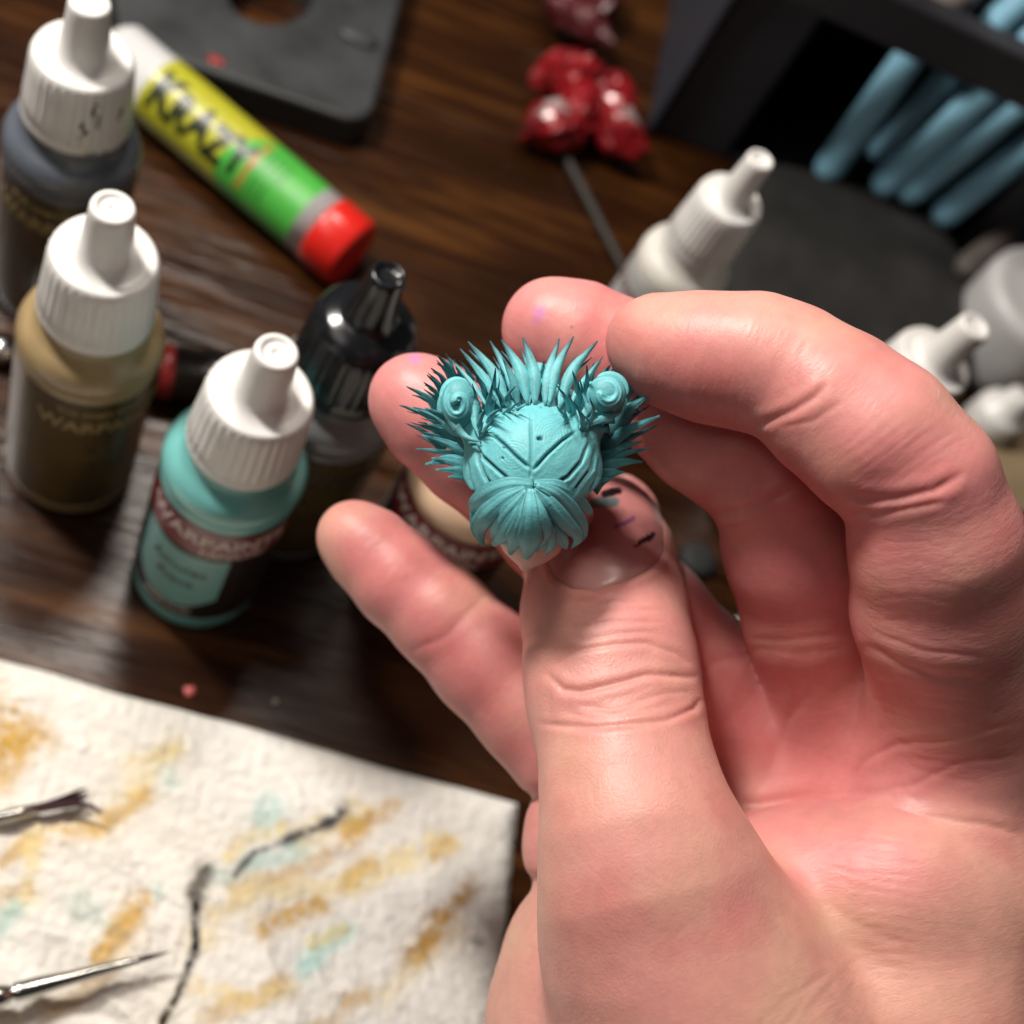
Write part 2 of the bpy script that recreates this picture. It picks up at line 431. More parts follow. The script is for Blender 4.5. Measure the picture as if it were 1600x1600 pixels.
# =================================================================== paper towel
def towel():
    C = tab(808, 1256); A = tab(-20, 1026); B = tab(795, 1480)
    ea = (A - C) / np.linalg.norm(A - C); eb = B - C; eb -= ea * (ea @ eb) * .55; eb /= np.linalg.norm(eb)
    nx, ny = 620, 520; Lx, Ly = 165.0, 140.0
    s = np.linspace(0, Lx, nx); t = np.linspace(0, Ly, ny)
    S, T = np.meshgrid(s, t, indexing='ij')
    P = C + S[..., None] * ea + T[..., None] * eb
    P = P.reshape(-1, 3); S = S.ravel(); T = T.ravel(); XY = P[:, :2]
    # wavy outline
    wob = 0.9 * fbm(np.c_[S, S * 0], .05, 3, 3) * np.exp(-T / 25)
    P[:, :2] += wob[:, None] * eb[:2] + (0.9 * fbm(np.c_[T, T * 0], .06, 3, 5) * np.exp(-S / 20))[:, None] * ea[:2]
    edge = np.minimum(np.minimum(S, T), 1e9)
    z = 2.6 * (1 - np.exp(-(edge / 1.6)))
    # soft folds, creases and embossed quilting
    fold = fbm(np.c_[S * .35 + T * .9, S * .25 - T * .3], .085, 4, 11)
    z += 2.4 * fold * (1 - np.exp(-edge / 6))
    rid = 1 - np.abs(fbm(np.c_[S * .5 + T * .5, (S - T) * .25], .12, 3, 21)) * 2.2
    z += .9 * np.clip(rid, 0, 1) ** 3 * (1 - np.exp(-edge / 6))
    u1 = (S + T) * .7071 * 2 * math.pi / 3.6; u2 = (S - T) * .7071 * 2 * math.pi / 3.6
    w1 = .8 * fbm(np.c_[S, T], .08, 3, 8)
    q = np.sin(u1 + 5.0 * w1) * np.sin(u2 - 5.0 * w1) * (.5 + .5 * fbm(np.c_[S, T], .1, 2, 88))
    z += .10 * q + .30 * fbm(np.c_[S, T], .8, 3, 31) + .10 * fbm(np.c_[S, T], 2.5, 2, 41)
    P[:, 2] = np.maximum(z, .15) + .1
    col = np.ones((len(P), 4)); base = np.array([.82, .80, .755])
    col[:, :3] = base
    U, Vv = w2px(P)
    nz0 = fbm(XY, .10, 3, 61); nz1 = fbm(XY, .10, 3, 62); nz = fbm(XY, .25, 4, 2); nz2 = fbm(XY, .9, 3, 4)
    OC = (.58, .345, .07); OD = (.36, .18, .025); YE = (.78, .61, .24); TE = (.30, .62, .58); BK = (.035, .04, .055)
    strokes = [  # (points px, width px, colour, strength)
        ([(-10, 1140), (10, 1160), (-5, 1190)], 48, OC, .95), ([(-20, 1170), (40, 1150)], 34, OC, .6),
        ([(0, 1345), (60, 1312), (130, 1290), (175, 1262), (215, 1236)], 13, OC, .75), ([(150, 1290), (185, 1262), (218, 1238)], 13, OC, .8),
        ([(0, 1400), (50, 1400)], 18, OC, .45), ([(55, 1300), (40, 1400)], 12, YE, .6),
        ([(0, 1440), (20, 1420)], 18, TE, .55), ([(10, 1392), (45, 1388)], 10, OD, .35),
        ([(150, 1500), (190, 1450), (225, 1412)], 14, OC, .95), ([(180, 1470), (205, 1440)], 22, OC, .6),
        ([(60, 1590), (120, 1560), (170, 1520)], 13, OD, .6), ([(0, 1600), (50, 1585)], 20, OC, .4),
        ([(200, 1195), (270, 1170)], 16, YE, .6), ([(180, 1240), (235, 1200), (260, 1180)], 13, YE, .5),
        ([(250, 1205), (262, 1225)], 12, TE, .4), ([(130, 1400), (150, 1440)], 18, TE, .28), ([(245, 1385), (250, 1400)], 8, TE, .35),
        ([(410, 1290), (425, 1262)], 20, TE, .55), ([(395, 1350), (470, 1320)], 14, TE, .5), ([(340, 1370), (370, 1385)], 10, TE, .4),
        ([(360, 1340), (380, 1305), (420, 1300), (440, 1290)], 11, YE, .7), ([(545, 1310), (575, 1285), (610, 1265)], 17, OC, .75), ([(560, 1290), (600, 1275)], 9, OD, .6),
        ([(370, 1400), (430, 1370), (500, 1340), (560, 1300)], 12, OC, .55), ([(480, 1300), (560, 1270)], 18, YE, .5),
        ([(410, 1455), (460, 1430), (500, 1410)], 15, OC, .85), ([(340, 1430), (430, 1390), (560, 1370)], 14, YE, .55),
        ([(560, 1380), (640, 1340), (700, 1325)], 18, YE, .6), ([(680, 1335), (700, 1325)], 13, OC, .55), ([(540, 1370), (580, 1355)], 10, OC, .5),
        ([(650, 1490), (690, 1435), (735, 1388)], 15, OD, .95), ([(660, 1480), (710, 1440)], 24, OC, .45),
        ([(320, 1590), (400, 1555), (440, 1530)], 15, OC, .6), ([(300, 1540), (380, 1560), (450, 1545)], 14, YE, .5),
        ([(480, 1510), (510, 1480), (545, 1455)], 16, TE, .65), ([(490, 1475), (540, 1450)], 10, YE, .6),
        ([(500, 1600), (530, 1570), (570, 1550)], 13, OC, .7), ([(310, 1470), (330, 1460)], 18, YE, .5), ([(600, 1560), (650, 1500)], 14, YE, .35),
        ([(318, 1372), (312, 1385)], 13, BK, .95), ([(315, 1375), (308, 1440), (305, 1490), (285, 1530), (255, 1600)], 5.8, BK, 1.25), ([(318, 1370), (314, 1392)], 15, BK, 1.3),
        ([(535, 1268), (518, 1285)], 13, BK, 1.1), ([(520, 1285), (470, 1302), (400, 1330), (372, 1370)], 4.6, BK, .9), ([(480, 1298), (450, 1310)], 8, BK, .5),
        ([(330, 1378), (365, 1385)], 6, BK, .2), ([(745, 1470), (755, 1475)], 6, BK, .5), ([(120, 1440), (150, 1425)], 5, BK, .25), ([(170, 1352), (230, 1350)], 4, BK, .25),
    ]
    for pts, wd, c, st in strokes:
        wb = min(1.0, wd / 10)
        d, par = poly_dist(U + wb * (14 * nz0 + 7 * nz), Vv + wb * (14 * nz1 + 8 * nz2), pts)
        a = np.clip(1.35 * np.exp(-(d / (wd * (1.05 + .5 * nz))) ** 2), 0, 1) * st * np.clip(.85 + .9 * nz2 + .6 * nz, .08, 1)
        col[:, :3] = col[:, :3] * (1 - a[:, None]) + np.array(c) * a[:, None]
    wash = np.clip(fbm(XY, .045, 3, 77) + .15, 0, 1) * .30
    col[:, :3] = col[:, :3] * (1 - wash[:, None]) + np.array([.76, .66, .46]) * wash[:, None]
    ids = np.arange(nx * ny).reshape(nx, ny)
    Q = np.stack([ids[:-1, :-1], ids[:-1, 1:], ids[1:, 1:], ids[1:, :-1]], -1).reshape(-1, 4)
    # orient upward
    if np.cross(ea, eb)[2] > 0: Q = Q[:, ::-1]
    # a skirt down to the table so that the sheet has an underside edge
    me = mesh_np('paper_towel', P * .001, Q)
    a = me.color_attributes.new('Col', 'FLOAT_COLOR', 'POINT'); a.data.foreach_set('color', col.astype(np.float32).ravel())
    me.materials.append(mat('paper', rough=.95, attr='Col', bump=.00012, bscale=2500, spec=.1, sss=.15, sssr=.0015))
    o = bpy.data.objects.new('paper_towel', me); COL.objects.link(o)
    tag(o, 'crumpled white paper towel with ochre, teal and black paint stains', 'paper towel')
    return o
towel()

# =================================================================== bottles
M_CAPW = mat('white_cap_plastic', (.76, .745, .72), rough=.33, var=.05, vscale=200, bump=.00002, bscale=900, sss=.1, sssr=.0008)
M_CAPB = mat('black_cap_plastic', (.008, .009, .011), rough=.20, var=.2, vscale=500, bump=.00003, bscale=700)
M_WPRINT = mat('white_print', (.62, .54, .50), rough=.5)
M_DPRINT = mat('dark_print', (.03, .022, .018), rough=.5)
M_GPRINT = mat('gold_print', (.30, .22, .085), rough=.45)

def cap_profile():
    pr = [(8.6, 50.0), (9.25, 50.3), (9.35, 51.4), (9.05, 52.0)]
    pr += [(9.0, 52.2), (8.85, 55), (8.62, 58), (8.42, 61), (8.3, 63.2)]
    pr += [(8.2, 63.9), (7.95, 64.4), (7.55, 64.6), (7.1, 64.4), (6.4, 64.25), (5.3, 64.5), (4.5, 65.1), (4.1, 66.2), (3.9, 68), (3.65, 71), (3.45, 74), (3.38, 75.2), (3.2, 75.8), (2.85, 76.0), (2.3, 75.95), (2.1, 75.6), (1.9, 75.45), (1.2, 75.5), (.9, 75.6), (.5, 75.35), (.25, 75.1)]
    return pr
def cap_profile_black():
    return [(8.8, 49.5), (9.5, 49.8), (9.6, 51.2), (9.3, 52.0), (9.2, 53), (8.9, 58), (8.6, 62.5), (8.3, 64.0), (7.7, 65.0), (6.6, 65.9), (5.2, 66.3), (4.3, 66.8), (3.8, 68), (3.3, 72), (2.9, 76), (2.75, 77.2), (2.5, 77.6), (2.1, 77.5), (1.9, 77.0), (1.2, 76.9), (.4, 76.9)]

def rib(t, r, z):
    if 52.1 < z < 63.4:
        return r + .34 * (abs(math.sin(t * 17)) ** .5) - .1
    return r

def wrap_label(R, z0, z1, a0, a1, n=40, m=10, fz=None, out=0.0):
    V = []; F = []
    for i in range(n + 1):
        a = a0 + (a1 - a0) * i / n
        lo, hi = (z0, z1) if fz is None else fz(i / n)
        for j in range(m + 1): V.append(((R + out) * math.cos(a), (R + out) * math.sin(a), lo + (hi - lo) * j / m))
    w = m + 1
    for i in range(n):
        for j in range(m): F.append((i * w + j, (i + 1) * w + j, (i + 1) * w + j + 1, i * w + j + 1))
    return V, F

def wrap_text(s, size, R, z, a, parent, material, name='lettering', tilt=0.0, arch=0.0, bold=0.0):
    V, F = text_mesh(s, size, .04, 0, bold)
    out = []
    for x, y, e in V:
        t = a + (x / R); rr = R + .05 + e
        zz = z + y + x * tilt + arch * (x * x) / 60
        out.append((rr * math.cos(t), rr * math.sin(t), zz))
    return link(name, out, F, material, parent, smooth=False)

def bottle(tip, name, label, paint, rad=11.75, cap='white', lab=None, lettering=(), zdir=None, origin=None, spin=0.0, hscale=1.0, group='dropper paint bottles', cap_scale=None):
    """a dropper bottle standing on the table with the top of its nozzle at photo pixel tip"""
    H = 76.0
    if origin is None:
        p = tab(tip[0], tip[1], H * hscale); origin = (p[0], p[1], .0)
    zd = (0, 0, 1) if zdir is None else zdir
    # local +x looks towards the camera (horizontally)
    d = np.array([0, 0, H0]) - np.asarray(origin); d[2] = 0
    e = empty('paint_bottle', frame(origin, zd, d), label, 'paint bottle', group)
    if hscale != 1: e.scale = (1, 1, hscale)
    k = rad / 11.75
    body = [(9.0, 0.3), (10.6, 0.0), (11.3, .5), (11.7, 1.8), (11.75, 4), (11.75, 40)]
    body += [(11.6, 40.6), (11.75, 41.2), (12.0, 42.4), (11.95, 43.6), (11.5, 45.0), (10.8, 46.0), (10.1, 46.5), (9.6, 46.9), (9.1, 47.6), (8.7, 48.8), (8.4, 50), (8.0, 51.5)]
    V, F = lathe([(r * k, z) for r, z in body], 72)
    link('bottle_body', V, F, paint, e)
    kc = .5 + .5 * k if cap_scale is None else cap_scale
    V, F = lathe([(r * kc, z) for r, z in (cap_profile() if cap == 'white' else cap_profile_black())], 168, rib)
    link('cap', V, F, M_CAPW if cap == 'white' else M_CAPB, e)
    R = rad + .08
    if lab:
        for (z0, z1, a0, a1, m, nm, fz) in lab:
            V, F = wrap_label(R + (.03 if nm != 'label' else 0) + (.03 if nm == 'badge' else 0), z0, z1, a0 + spin, a1 + spin, fz=fz)
            link(nm, V, F, m, e)
    for (s, size, z, a, m, tl, ar, bd) in lettering:
        wrap_text(s, size, R + .03, z, a + spin, e, m, tilt=tl, arch=ar, bold=bd)
    return e

pi = math.pi
M_AQUA = mat('aqua_paint_plastic', (.17, .47, .45), rough=.24, var=.06, vscale=150, sss=.2, sssr=.002, coat=.3)
M_BEIGE = mat('beige_paint_plastic', (.36, .26, .13), rough=.32, var=.12, vscale=180, coat=.2)
M_GREY = mat('grey_paint_plastic', (.10, .115, .14), rough=.32, var=.12, vscale=180, coat=.2)
M_CREAM = mat('cream_paint_plastic', (.72, .50, .34), rough=.35, var=.04, sss=.2, sssr=.002)
M_WHITE = mat('white_paint_plastic', (.72, .70, .64), rough=.35, var=.05, sss=.2, sssr=.002)
M_DGREY = mat('dark_grey_paint_plastic', (.16, .165, .17), rough=.3, var=.1, coat=.2)
M_LBLACK = mat('black_label', (.012, .010, .010), rough=.25, coat=.5)
M_LRED = mat('dark_red_label', (.17, .016, .022), rough=.35, coat=.3)
M_LTEAL = mat('teal_label_badge', (.16, .36, .35), rough=.35, coat=.3)
M_LOLIVE = mat('olive_label', (.085, .060, .022), rough=.25, var=.4, vscale=120, coat=.5)
M_LSIDE = mat('pale_label_side', (.28, .25, .24), rough=.4, coat=.3, var=.15)
M_LOLD = mat('worn_dark_olive_label', (.045, .036, .020), rough=.3, var=.5, vscale=160, coat=.5)
M_LCREAMB = mat('cream_label_badge', (.6, .42, .3), rough=.4)
M_LGREYW = mat('grey_white_label', (.42, .43, .42), rough=.45, var=.1)

def shield(i):
    x = abs(i - .5) * 2
    return 9.5 + 7.5 * max(0, x - .35) ** 1.2, 29.5 - .8 * (1 - x)
def redband(i):
    return 30.2 + 0 * i, 38.8
bottle((433, 548), 'aqua', 'aqua dropper bottle with white cap and teal badge on its label, nearest the hand', M_AQUA,
       lab=[(5.5, 39.5, -1.75, 1.75, M_LBLACK, 'label', None), (31, 39, -1.7, 1.7, M_LRED, 'label_band', redband),
            (9, 29.5, -.88, .62, M_LTEAL, 'badge', shield)],
       lettering=[('WARPAINTS', 4.7, 35.2, .28, M_WPRINT, 0, 0, .06), ('FANATIC', 2.8, 31.6, .62, M_WPRINT, 0, 0, .03),
                  ('Amulet', 3.7, 23.2, -.1, M_DPRINT, 0, 0, .03), ('Aqua', 3.7, 18.6, -.1, M_DPRINT, 0, 0, .03), ('ACRYLIC', 2.5, 8.0, -.1, M_WPRINT, 0, 0, .0)], spin=-.18)
bottle((177, 322), 'beige', 'beige dropper bottle with white cap and brown label at the left edge', M_BEIGE,
       lab=[(4, 39.5, -.95, 1.9, M_LOLIVE, 'label', None), (4, 39.5, -2.2, -.98, M_LSIDE, 'side_label', None)],
       lettering=[('WARPAINTS', 4.3, 32.0, .35, M_GPRINT, 0, .3, .1), ('THE ARMY PAINTER', 2.0, 36.2, .35, M_GPRINT, 0, .3, .02)], spin=.1)
bottle((141, 2), 'grey', 'grey dropper bottle with ink-marked white cap in the upper left corner', M_GREY,
       lab=[(4, 39.5, -1.2, 1.9, M_LOLD, 'label', None), (4, 39.5, -2.4, -1.22, M_LSIDE, 'side_label', None)],
       lettering=[('WARPAINTS', 4.3, 32.0, -.1, M_GPRINT, 0, .3, .1), ('THE ARMY PAINTER', 2.0, 36.2, -.1, M_GPRINT, 0, .3, .02)])
bottle((604, 437), 'black', 'black-capped grey dropper bottle between the aqua bottle and the fingertips', M_DGREY, rad=12.2, cap='black',
       lab=[(4, 39.5, -.55, 1.9, M_LOLIVE, 'label', None), (4, 39.5, -1.9, -.57, M_LSIDE, 'side_label', None)],
       lettering=[('WARPAINTS', 4.0, 33, .7, M_DPRINT, 0, .3, .1)])
bottle((858, 585), 'cream', 'cream dropper bottle with dark red label half hidden behind the hand', M_CREAM, rad=12.6,
       lab=[(4, 40.5, -1.3, 1.9, M_LBLACK, 'label', None), (31.5, 40.5, -1.1, 1.7, M_LRED, 'label_band', None), (4, 40.5, -2.2, -1.32, M_LSIDE, 'side_label', None)],
       lettering=[('WARPAINTS', 4.9, 36.5, .1, M_WPRINT, 0, 0, .08), ('FANATIC', 2.8, 32.5, .3, M_WPRINT, 0, 0, .02)])
bottle((1190, 248), 'white', 'white dropper bottle with white cap behind the raised fingertips', M_WHITE, rad=9.7, cap_scale=.80,
       lab=[(4, 40.5, -1.6, 1.6, M_LGREYW, 'label', None)],
       lettering=[('WARPAINTS', 4.0, 35, -.2, M_LRED, 0, 0, .06)])

# ink marks on the grey bottle's cap
gb = [o for o in COL.objects if o.name.startswith('paint_bottle') and 'ink-marked' in o.get('label', '')][0]
M_INK = mat('black_ink', (.02, .02, .025), rough=.6)
for (a, z, w, h) in [(.30, 60.5, .5, 2.2), (.42, 58.2, .35, 3.2), (.12, 57.2, .5, 1.6), (.2, 55.8, .6, 1.1), (.92, 58.8, .5, 1.6), (.86, 57.6, .4, 1.2), (.35, 62, .7, .5), (.34, 50.9, 1.8, .5), (.60, 50.9, .8, .4), (.1, 54.6, .3, .8)]:
    V, F = wrap_label(9.02 - (z - 53) * .06 + .25, z - h / 2, z + h / 2, a - w / 16, a + w / 16, n=4, m=3)
    V = [(x * (1 + .004 * random.random()), y, zz + random.uniform(-.15, .15)) for x, y, zz in V]
    link('ink_mark', V, F, M_INK, gb)

# white-capped bottle lying behind the hand at the right
def lying_bottle(tip_px, base_px, z, label):
    a = tab(tip_px[0], tip_px[1], z); ax = M3 @ np.array([.42, -.48, -.80])
    ax /= np.linalg.norm(ax); org = a - ax * 76
    return bottle(None, 'w', label, M_WHITE, origin=org, zdir=ax, rad=11.2, cap_scale=.97, lab=[(4, 40.5, -1.6, 1.6, M_LGREYW, 'label', None)])
lying_bottle((1526, 508), (1392, 592), 76, 'white-capped bottle standing behind the index finger near the right edge')

# =================================================================== glue tube
def glue():
    a = tab(175, 78, 8.0); b = tab(553, 398, 8.0)
    ax = b - a; L = np.linalg.norm(ax); ax /= L
    R = 8.0
    e = empty('glue_tube', frame(a - np.array([0, 0, 0.2]), ax, (0, 0, 1)), 'yellow and green glue tube with red cap lying on the table', 'glue tube')
    MY = mat('yellow_print', (.44, .43, .025), rough=.42, coat=.12, var=.05); MG = mat('green_print', (.07, .42, .055), rough=.42, coat=.12)
    MW = mat('white_tube_plastic', (.62, .62, .62), rough=.3, coat=.3); MR = mat('red_cap_plastic', (.70, .018, .012), rough=.28, coat=.2, sss=.1)
    f0, f1, f2, f3 = .20, .62, .82, .875
    V, F = lathe([(2, -2), (R * .8, 0), (R, 2), (R, L * .60), (R, L * f3)], 56); link('tube_body', V, F, MW, e)
    # printed sleeve with a slanting yellow to green edge
    def band(z0f, z1f, m, nm, o):
        V = []; F = []; n = 64
        for i in range(n + 1):
            t = 2 * pi * i / n
            for j in range(9):
                za, zb = z0f(t), z1f(t); V.append(((R + o) * math.cos(t), (R + o) * math.sin(t), za + (zb - za) * j / 8))
        for i in range(n):
            for j in range(8): F.append((i * 9 + j, (i + 1) * 9 + j, (i + 1) * 9 + j + 1, i * 9 + j + 1))
        return link(nm, V, F, m, e)
    sl = lambda t: L * .60 - 6.0 * math.sin(t + .5)
    band(lambda t: L * f0, sl, MY, 'yellow_sleeve', .05)
    band(sl, lambda t: L * f2, MG, 'green_sleeve', .05)
    V, F = lathe([(R * .95, L * f3), (R + .35, L * f3 + .3), (R + .4, L * f3 + 1), (R + .35, L - 1), (R - .2, L - .1), (R - 1.2, L), (R - 2.2, L - .4), (1, L - .5)], 40); link('cap', V, F, MR, e)
    # lettering, standing across the tube: reads along it
    def letters(s, size, z, t0, m, ex=1.0, bold=.0, nm='lettering'):
        V, F = text_mesh(s, size, .03, 0, bold); out = []
        for x, y, q in V:
            t = t0 - y / R; out.append(((R + .12 + q) * math.cos(t), (R + .12 + q) * math.sin(t), z + x * ex))
        link(nm, out, F, m, e, smooth=False)
    tc = math.atan2(*(lambda v: (v[1], v[0]))(np.array([0.0, 0.0]) + 0)) if False else 0.0
    return e, letters, L, MR
ge, gl, gL, gR = glue()
M_KRAZY = mat('black_print', (.012, .018, .008), rough=.35)
# which side of the tube faces the camera
mw = np.array(ge.matrix_world.to_3x3()); mid = np.array(ge.matrix_world.translation) * 1000 + mw[:, 2] * gL / 2
v = mw.T @ (CAMW - mid); ta = math.atan2(v[1], v[0])
off = 0
for ch, dy in zip('KRAZY', (-0.5, .4, -.5, .6, -.3)):
    gl(ch, 12.5 if ch == 'K' else 10.5, gL * .20 + 4.6 + off, ta + .08 + dy * .12, M_KRAZY, ex=.72, bold=.6); off += 5.3
M_RP = mat('red_print', (.6, .05, .03), rough=.4); M_DG = mat('dark_green_print', (.02, .14, .02), rough=.4)
def dashes(t0, t1, z0, z1, n, m, R_=8.12):
    # small print too blurred to read: rows of short marks
    V = []; F = []
    for i in range(n):
        a = t0 + (t1 - t0) * (i + .15) / n; b = t0 + (t1 - t0) * (i + random.uniform(.5, .85)) / n; k = len(V)
        for j in range(4):
            t = a + (b - a) * j / 3
            for z in (z0, z1): V.append((R_ * math.cos(t), R_ * math.sin(t), z))
        for j in range(3): F.append((k + 2 * j, k + 2 * j + 2, k + 2 * j + 3, k + 2 * j + 1))
    link('small_print', V, F, m, ge, smooth=False)
dashes(ta - .95, ta + .75, gL * .60 - .2, gL * .60 + 1.5, 14, M_RP)
for r_ in range(4): dashes(ta - .85, ta - .1, gL * .635 + r_ * 1.7, gL * .635 + r_ * 1.7 + .8, 6, M_DG)
for r_ in range(3): dashes(ta + .05, ta + .65, gL * .635 + r_ * 1.7, gL * .635 + r_ * 1.7 + .8, 5, M_DG)

# =================================================================== black palette plate
def plate():
    z1 = 9.0
    out = [tab(u, v, z1)[:2] for (u, v) in [(170, -60), (650, -90), (585, 168), (572, 182), (545, 186), (215, 72), (185, 40)]]
    import bmesh
    bm = bmesh.new(); P = []
    # rounded outline
    pts = []
    n = len(out)
    for i in range(n):
        a, b, c = np.array(out[i - 1]), np.array(out[i]), np.array(out[(i + 1) % n])
        for t in (0.0, .25, .5, .75, 1.0):
            p0 = b + (a - b) * min(.3, 3 / np.linalg.norm(a - b)); p1 = b + (c - b) * min(.3, 3 / np.linalg.norm(c - b))
            pts.append((1 - t) ** 2 * p0 + 2 * t * (1 - t) * b + t * t * p1)
    hole = []
    for i in range(36):
        t = 2 * pi * i / 36; u = 425 + 66 * math.cos(t); v = -12 + 48 * math.sin(t); hole.append(tab(u, v, z1)[:2])
    vo = [bm.verts.new((p[0], p[1], z1)) for p in pts]; vh = [bm.verts.new((p[0], p[1], z1)) for p in hole]
    eo = [bm.edges.new((vo[i], vo[(i + 1) % len(vo)])) for i in range(len(vo))]
    eh = [bm.edges.new((vh[i], vh[(i + 1) % len(vh)])) for i in range(len(vh))]
    bmesh.ops.triangle_fill(bm, edges=eo + eh, use_beauty=True)
    # drop faces inside the hole
    hc = np.mean(hole, axis=0)
    bm.faces.ensure_lookup_table()
    kill = [f for f in bm.faces if all(v in vh for v in f.verts)]
    bmesh.ops.delete(bm, geom=kill, context='FACES')
    r = bmesh.ops.extrude_face_region(bm, geom=bm.faces[:])
    for v in r['geom']:
        if isinstance(v, bmesh.types.BMVert): v.co.z = 0.3
    bmesh.ops.recalc_face_normals(bm, faces=bm.faces[:])
    sharp = [e for e in bm.edges if len(e.link_faces) == 2 and e.calc_face_angle(0) > .6 and all(v.co.z > z1 - .01 for v in e.verts)]
    bmesh.ops.bevel(bm, geom=sharp, offset=1.1, segments=3, affect='EDGES', profile=.5)
    bm.verts.index_update()
    V = [tuple(v.co) for v in bm.verts]; F = [[v.index for v in f.verts] for f in bm.faces]; bm.free()
    e = empty('cutting_plate', frame((0, 0, 0)), 'black rubbery plate with an oval hole above the glue tube', 'plate')
    m = mat('black_rubber', (.030, .033, .035), rough=.5, rvar=.1, var=.3, vscale=90, bump=.0002, bscale=300)
    link('plate_body', V, F, m, e, smooth=False)
    # raised bar near the right and specks of paint
    a, b = tab(530, 45, z1 + .2), tab(590, 72, z1 + .2)
    V, F = tube(bez([a, (a + b) / 2, b], 6), [1.5, 2.4, 2.6, 2.6, 2.4, 1.5], 10, flat=.5, nrm=(0, 0, 1)); link('raised_bar', V, F, m, e)
    for (u, v, s, c) in [(335, 93, 1.5, (.30, .02, .02)), (345, 98, 1.0, (.30, .02, .02))]:
        p = tab(u, v, z1 + .05); V, F = lathe([(s, 0), (s * .9, .15), (s * .4, .3)], 9); V = [(x * (1 + .3 * math.sin(i)) + p[0], y + p[1], z + z1 + .0) for i, (x, y, z) in enumerate(V)]
        link('paint_speck', V, F, mat('red_speck', c, rough=.4), e)
plate()

# =================================================================== red wrapped lumps
M_FOIL = mat('red_foil', (.27, .005, .010), rough=.3, metal=.15, coat=.5, var=.5, vscale=160, bump=.0009, bscale=260)
M_FOILW = mat('silver_print_foil', (.55, .40, .40), rough=.25, metal=.4, coat=.6, var=.3, vscale=200, bump=.0008, bscale=300)
M_FOILD = mat('dark_red_foil', (.09, .004, .008), rough=.35, coat=.4, var=.5, vscale=160, bump=.0009, bscale=260)
def lump(u, v, z, r, seed, label, sq=(1, 1, 1), patch=False):
    r = r * .68; z = z * .75
    import bmesh
    bm = bmesh.new(); bmesh.ops.create_icosphere(bm, subdivisions=3, radius=1)
    P = np.array([v.co[:] for v in bm.verts]); F = [[v.index for v in f.verts] for f in bm.faces]; bm.free()
    nn = fbm(P, 1.6, 3, seed); n2 = fbm(P, 4.0, 2, seed + 3)
    Rr = 1 + .30 * nn + .30 * np.abs(n2) + .12 * rng.uniform(-1, 1, len(P))
    # pinched wrapper ends
    V = P * Rr[:, None] * np.array(sq) * r
    V[:, 0] *= 1 + .25 * (np.abs(P[:, 0]) > .8)
    c = tab(u, v, z); e = empty('wrapped_sweet', frame((c[0], c[1], 0), (0, 0, 1), (math.cos(seed), math.sin(seed), 0)), label, 'wrapped sweet', 'red glossy wrapped lumps')
    V[:, 2] += z
    link('wrapper', V, F, M_FOILD if v < 50 else M_FOIL, e, smooth=False)
    # printed patch riding on the top of the wrapper
    S = P[:, 2] > .70 + .5 * nn
    keep = [f for f in F if all(S[i] for i in f)] if patch else []
    idx = sorted({i for f in keep for i in f}); mp = {i: k for k, i in enumerate(idx)}
    if keep: link('printed_patch', [tuple(V[i] + P[i] * .25) for i in idx], [[mp[i] for i in f] for f in keep], M_FOILW, e)
lump(885, 115, 12, 11, 1, 'red glossy wrapped lump at the left of the top pair in its cluster', (1, .8, .8))
lump(960, 150, 11, 9, 2, 'red glossy wrapped lump beside the dark rack, upper one', (1, .9, .8))
lump(965, 205, 10, 10, 3, 'pale-printed red wrapped lump lowest beside the dark rack', (1, .85, .8), True)
lump(870, 195, 9, 11, 4, 'red glossy wrapped lump at the lower left of the cluster', (1.1, .8, .7), True)
lump(905, 160, 14, 8, 5, 'small red wrapped lump in the middle of the cluster', (1, .9, .8))
lump(900, 20, 12, 11, 6, 'dark red wrapped lump at the top edge of the picture', (1.2, .8, .8))
lump(945, -8, 10, 9, 8, 'dark red wrapped lump half cut off by the top edge beside the rack', (1.1, .8, .8))

# =================================================================== stick, marker and small things
def stick(p0, p1, z, r, m, label, name, cat):
    a = tab(p0[0], p0[1], z); b = tab(p1[0], p1[1], z); P = bez([a, (a + b) / 2, b], 10)
    V, F = tube(P, [r * .6, r, r, r, r, r, r, r * .9, r * .8, r * .6], 12); o = link(name, V, F, m); return tag(o, label, cat)
stick((868, 215), (985, 440), 2.0, 1.3, mat('grey_brown_lacquer', (.018, .014, .011), rough=.6), 'thin grey-brown stick lying between the red lumps and white bottle', 'thin_stick', 'stick')

def marker():
    a = tab(222, 575, 6); b = tab(470, 607, 6); ax = (b - a) / np.linalg.norm(b - a); L = np.linalg.norm(b - a)
    e = empty('marker_pen', frame(a, ax, (0, 0, 1)), 'black marker pen with a red ring lying behind the beige bottle', 'marker pen')
    mb = mat('black_pen_plastic', (.012, .009, .009), rough=.25, coat=.4)
    V, F = lathe([(3, 0), (5.2, 1), (5.4, L * .35), (5.8, L * .36), (5.8, L - 2), (3, L)], 32); link('barrel', V, F, mb, e)
    V, F = lathe([(5.1, 3), (5.45, 3.3), (5.45, 5.5), (5.1, 6)], 32, caps=False); link('ring', V, F, mat('red_pen_plastic', (.32, .02, .02), rough=.3), e)
marker()
V, F = lathe([(2.2, 0), (3.0, .4), (3.0, 3), (2.4, 4.2), (.6, 4.6)], 24)
c = tab(4, 541, 4); o = link('metal_stud', [(x + c[0], y + c[1], z + 1) for x, y, z in V], F, mat('steel', (.6, .6, .6), rough=.2, metal=1)); tag(o, 'small shiny metal stud at the left edge beside the beige bottle', 'stud')
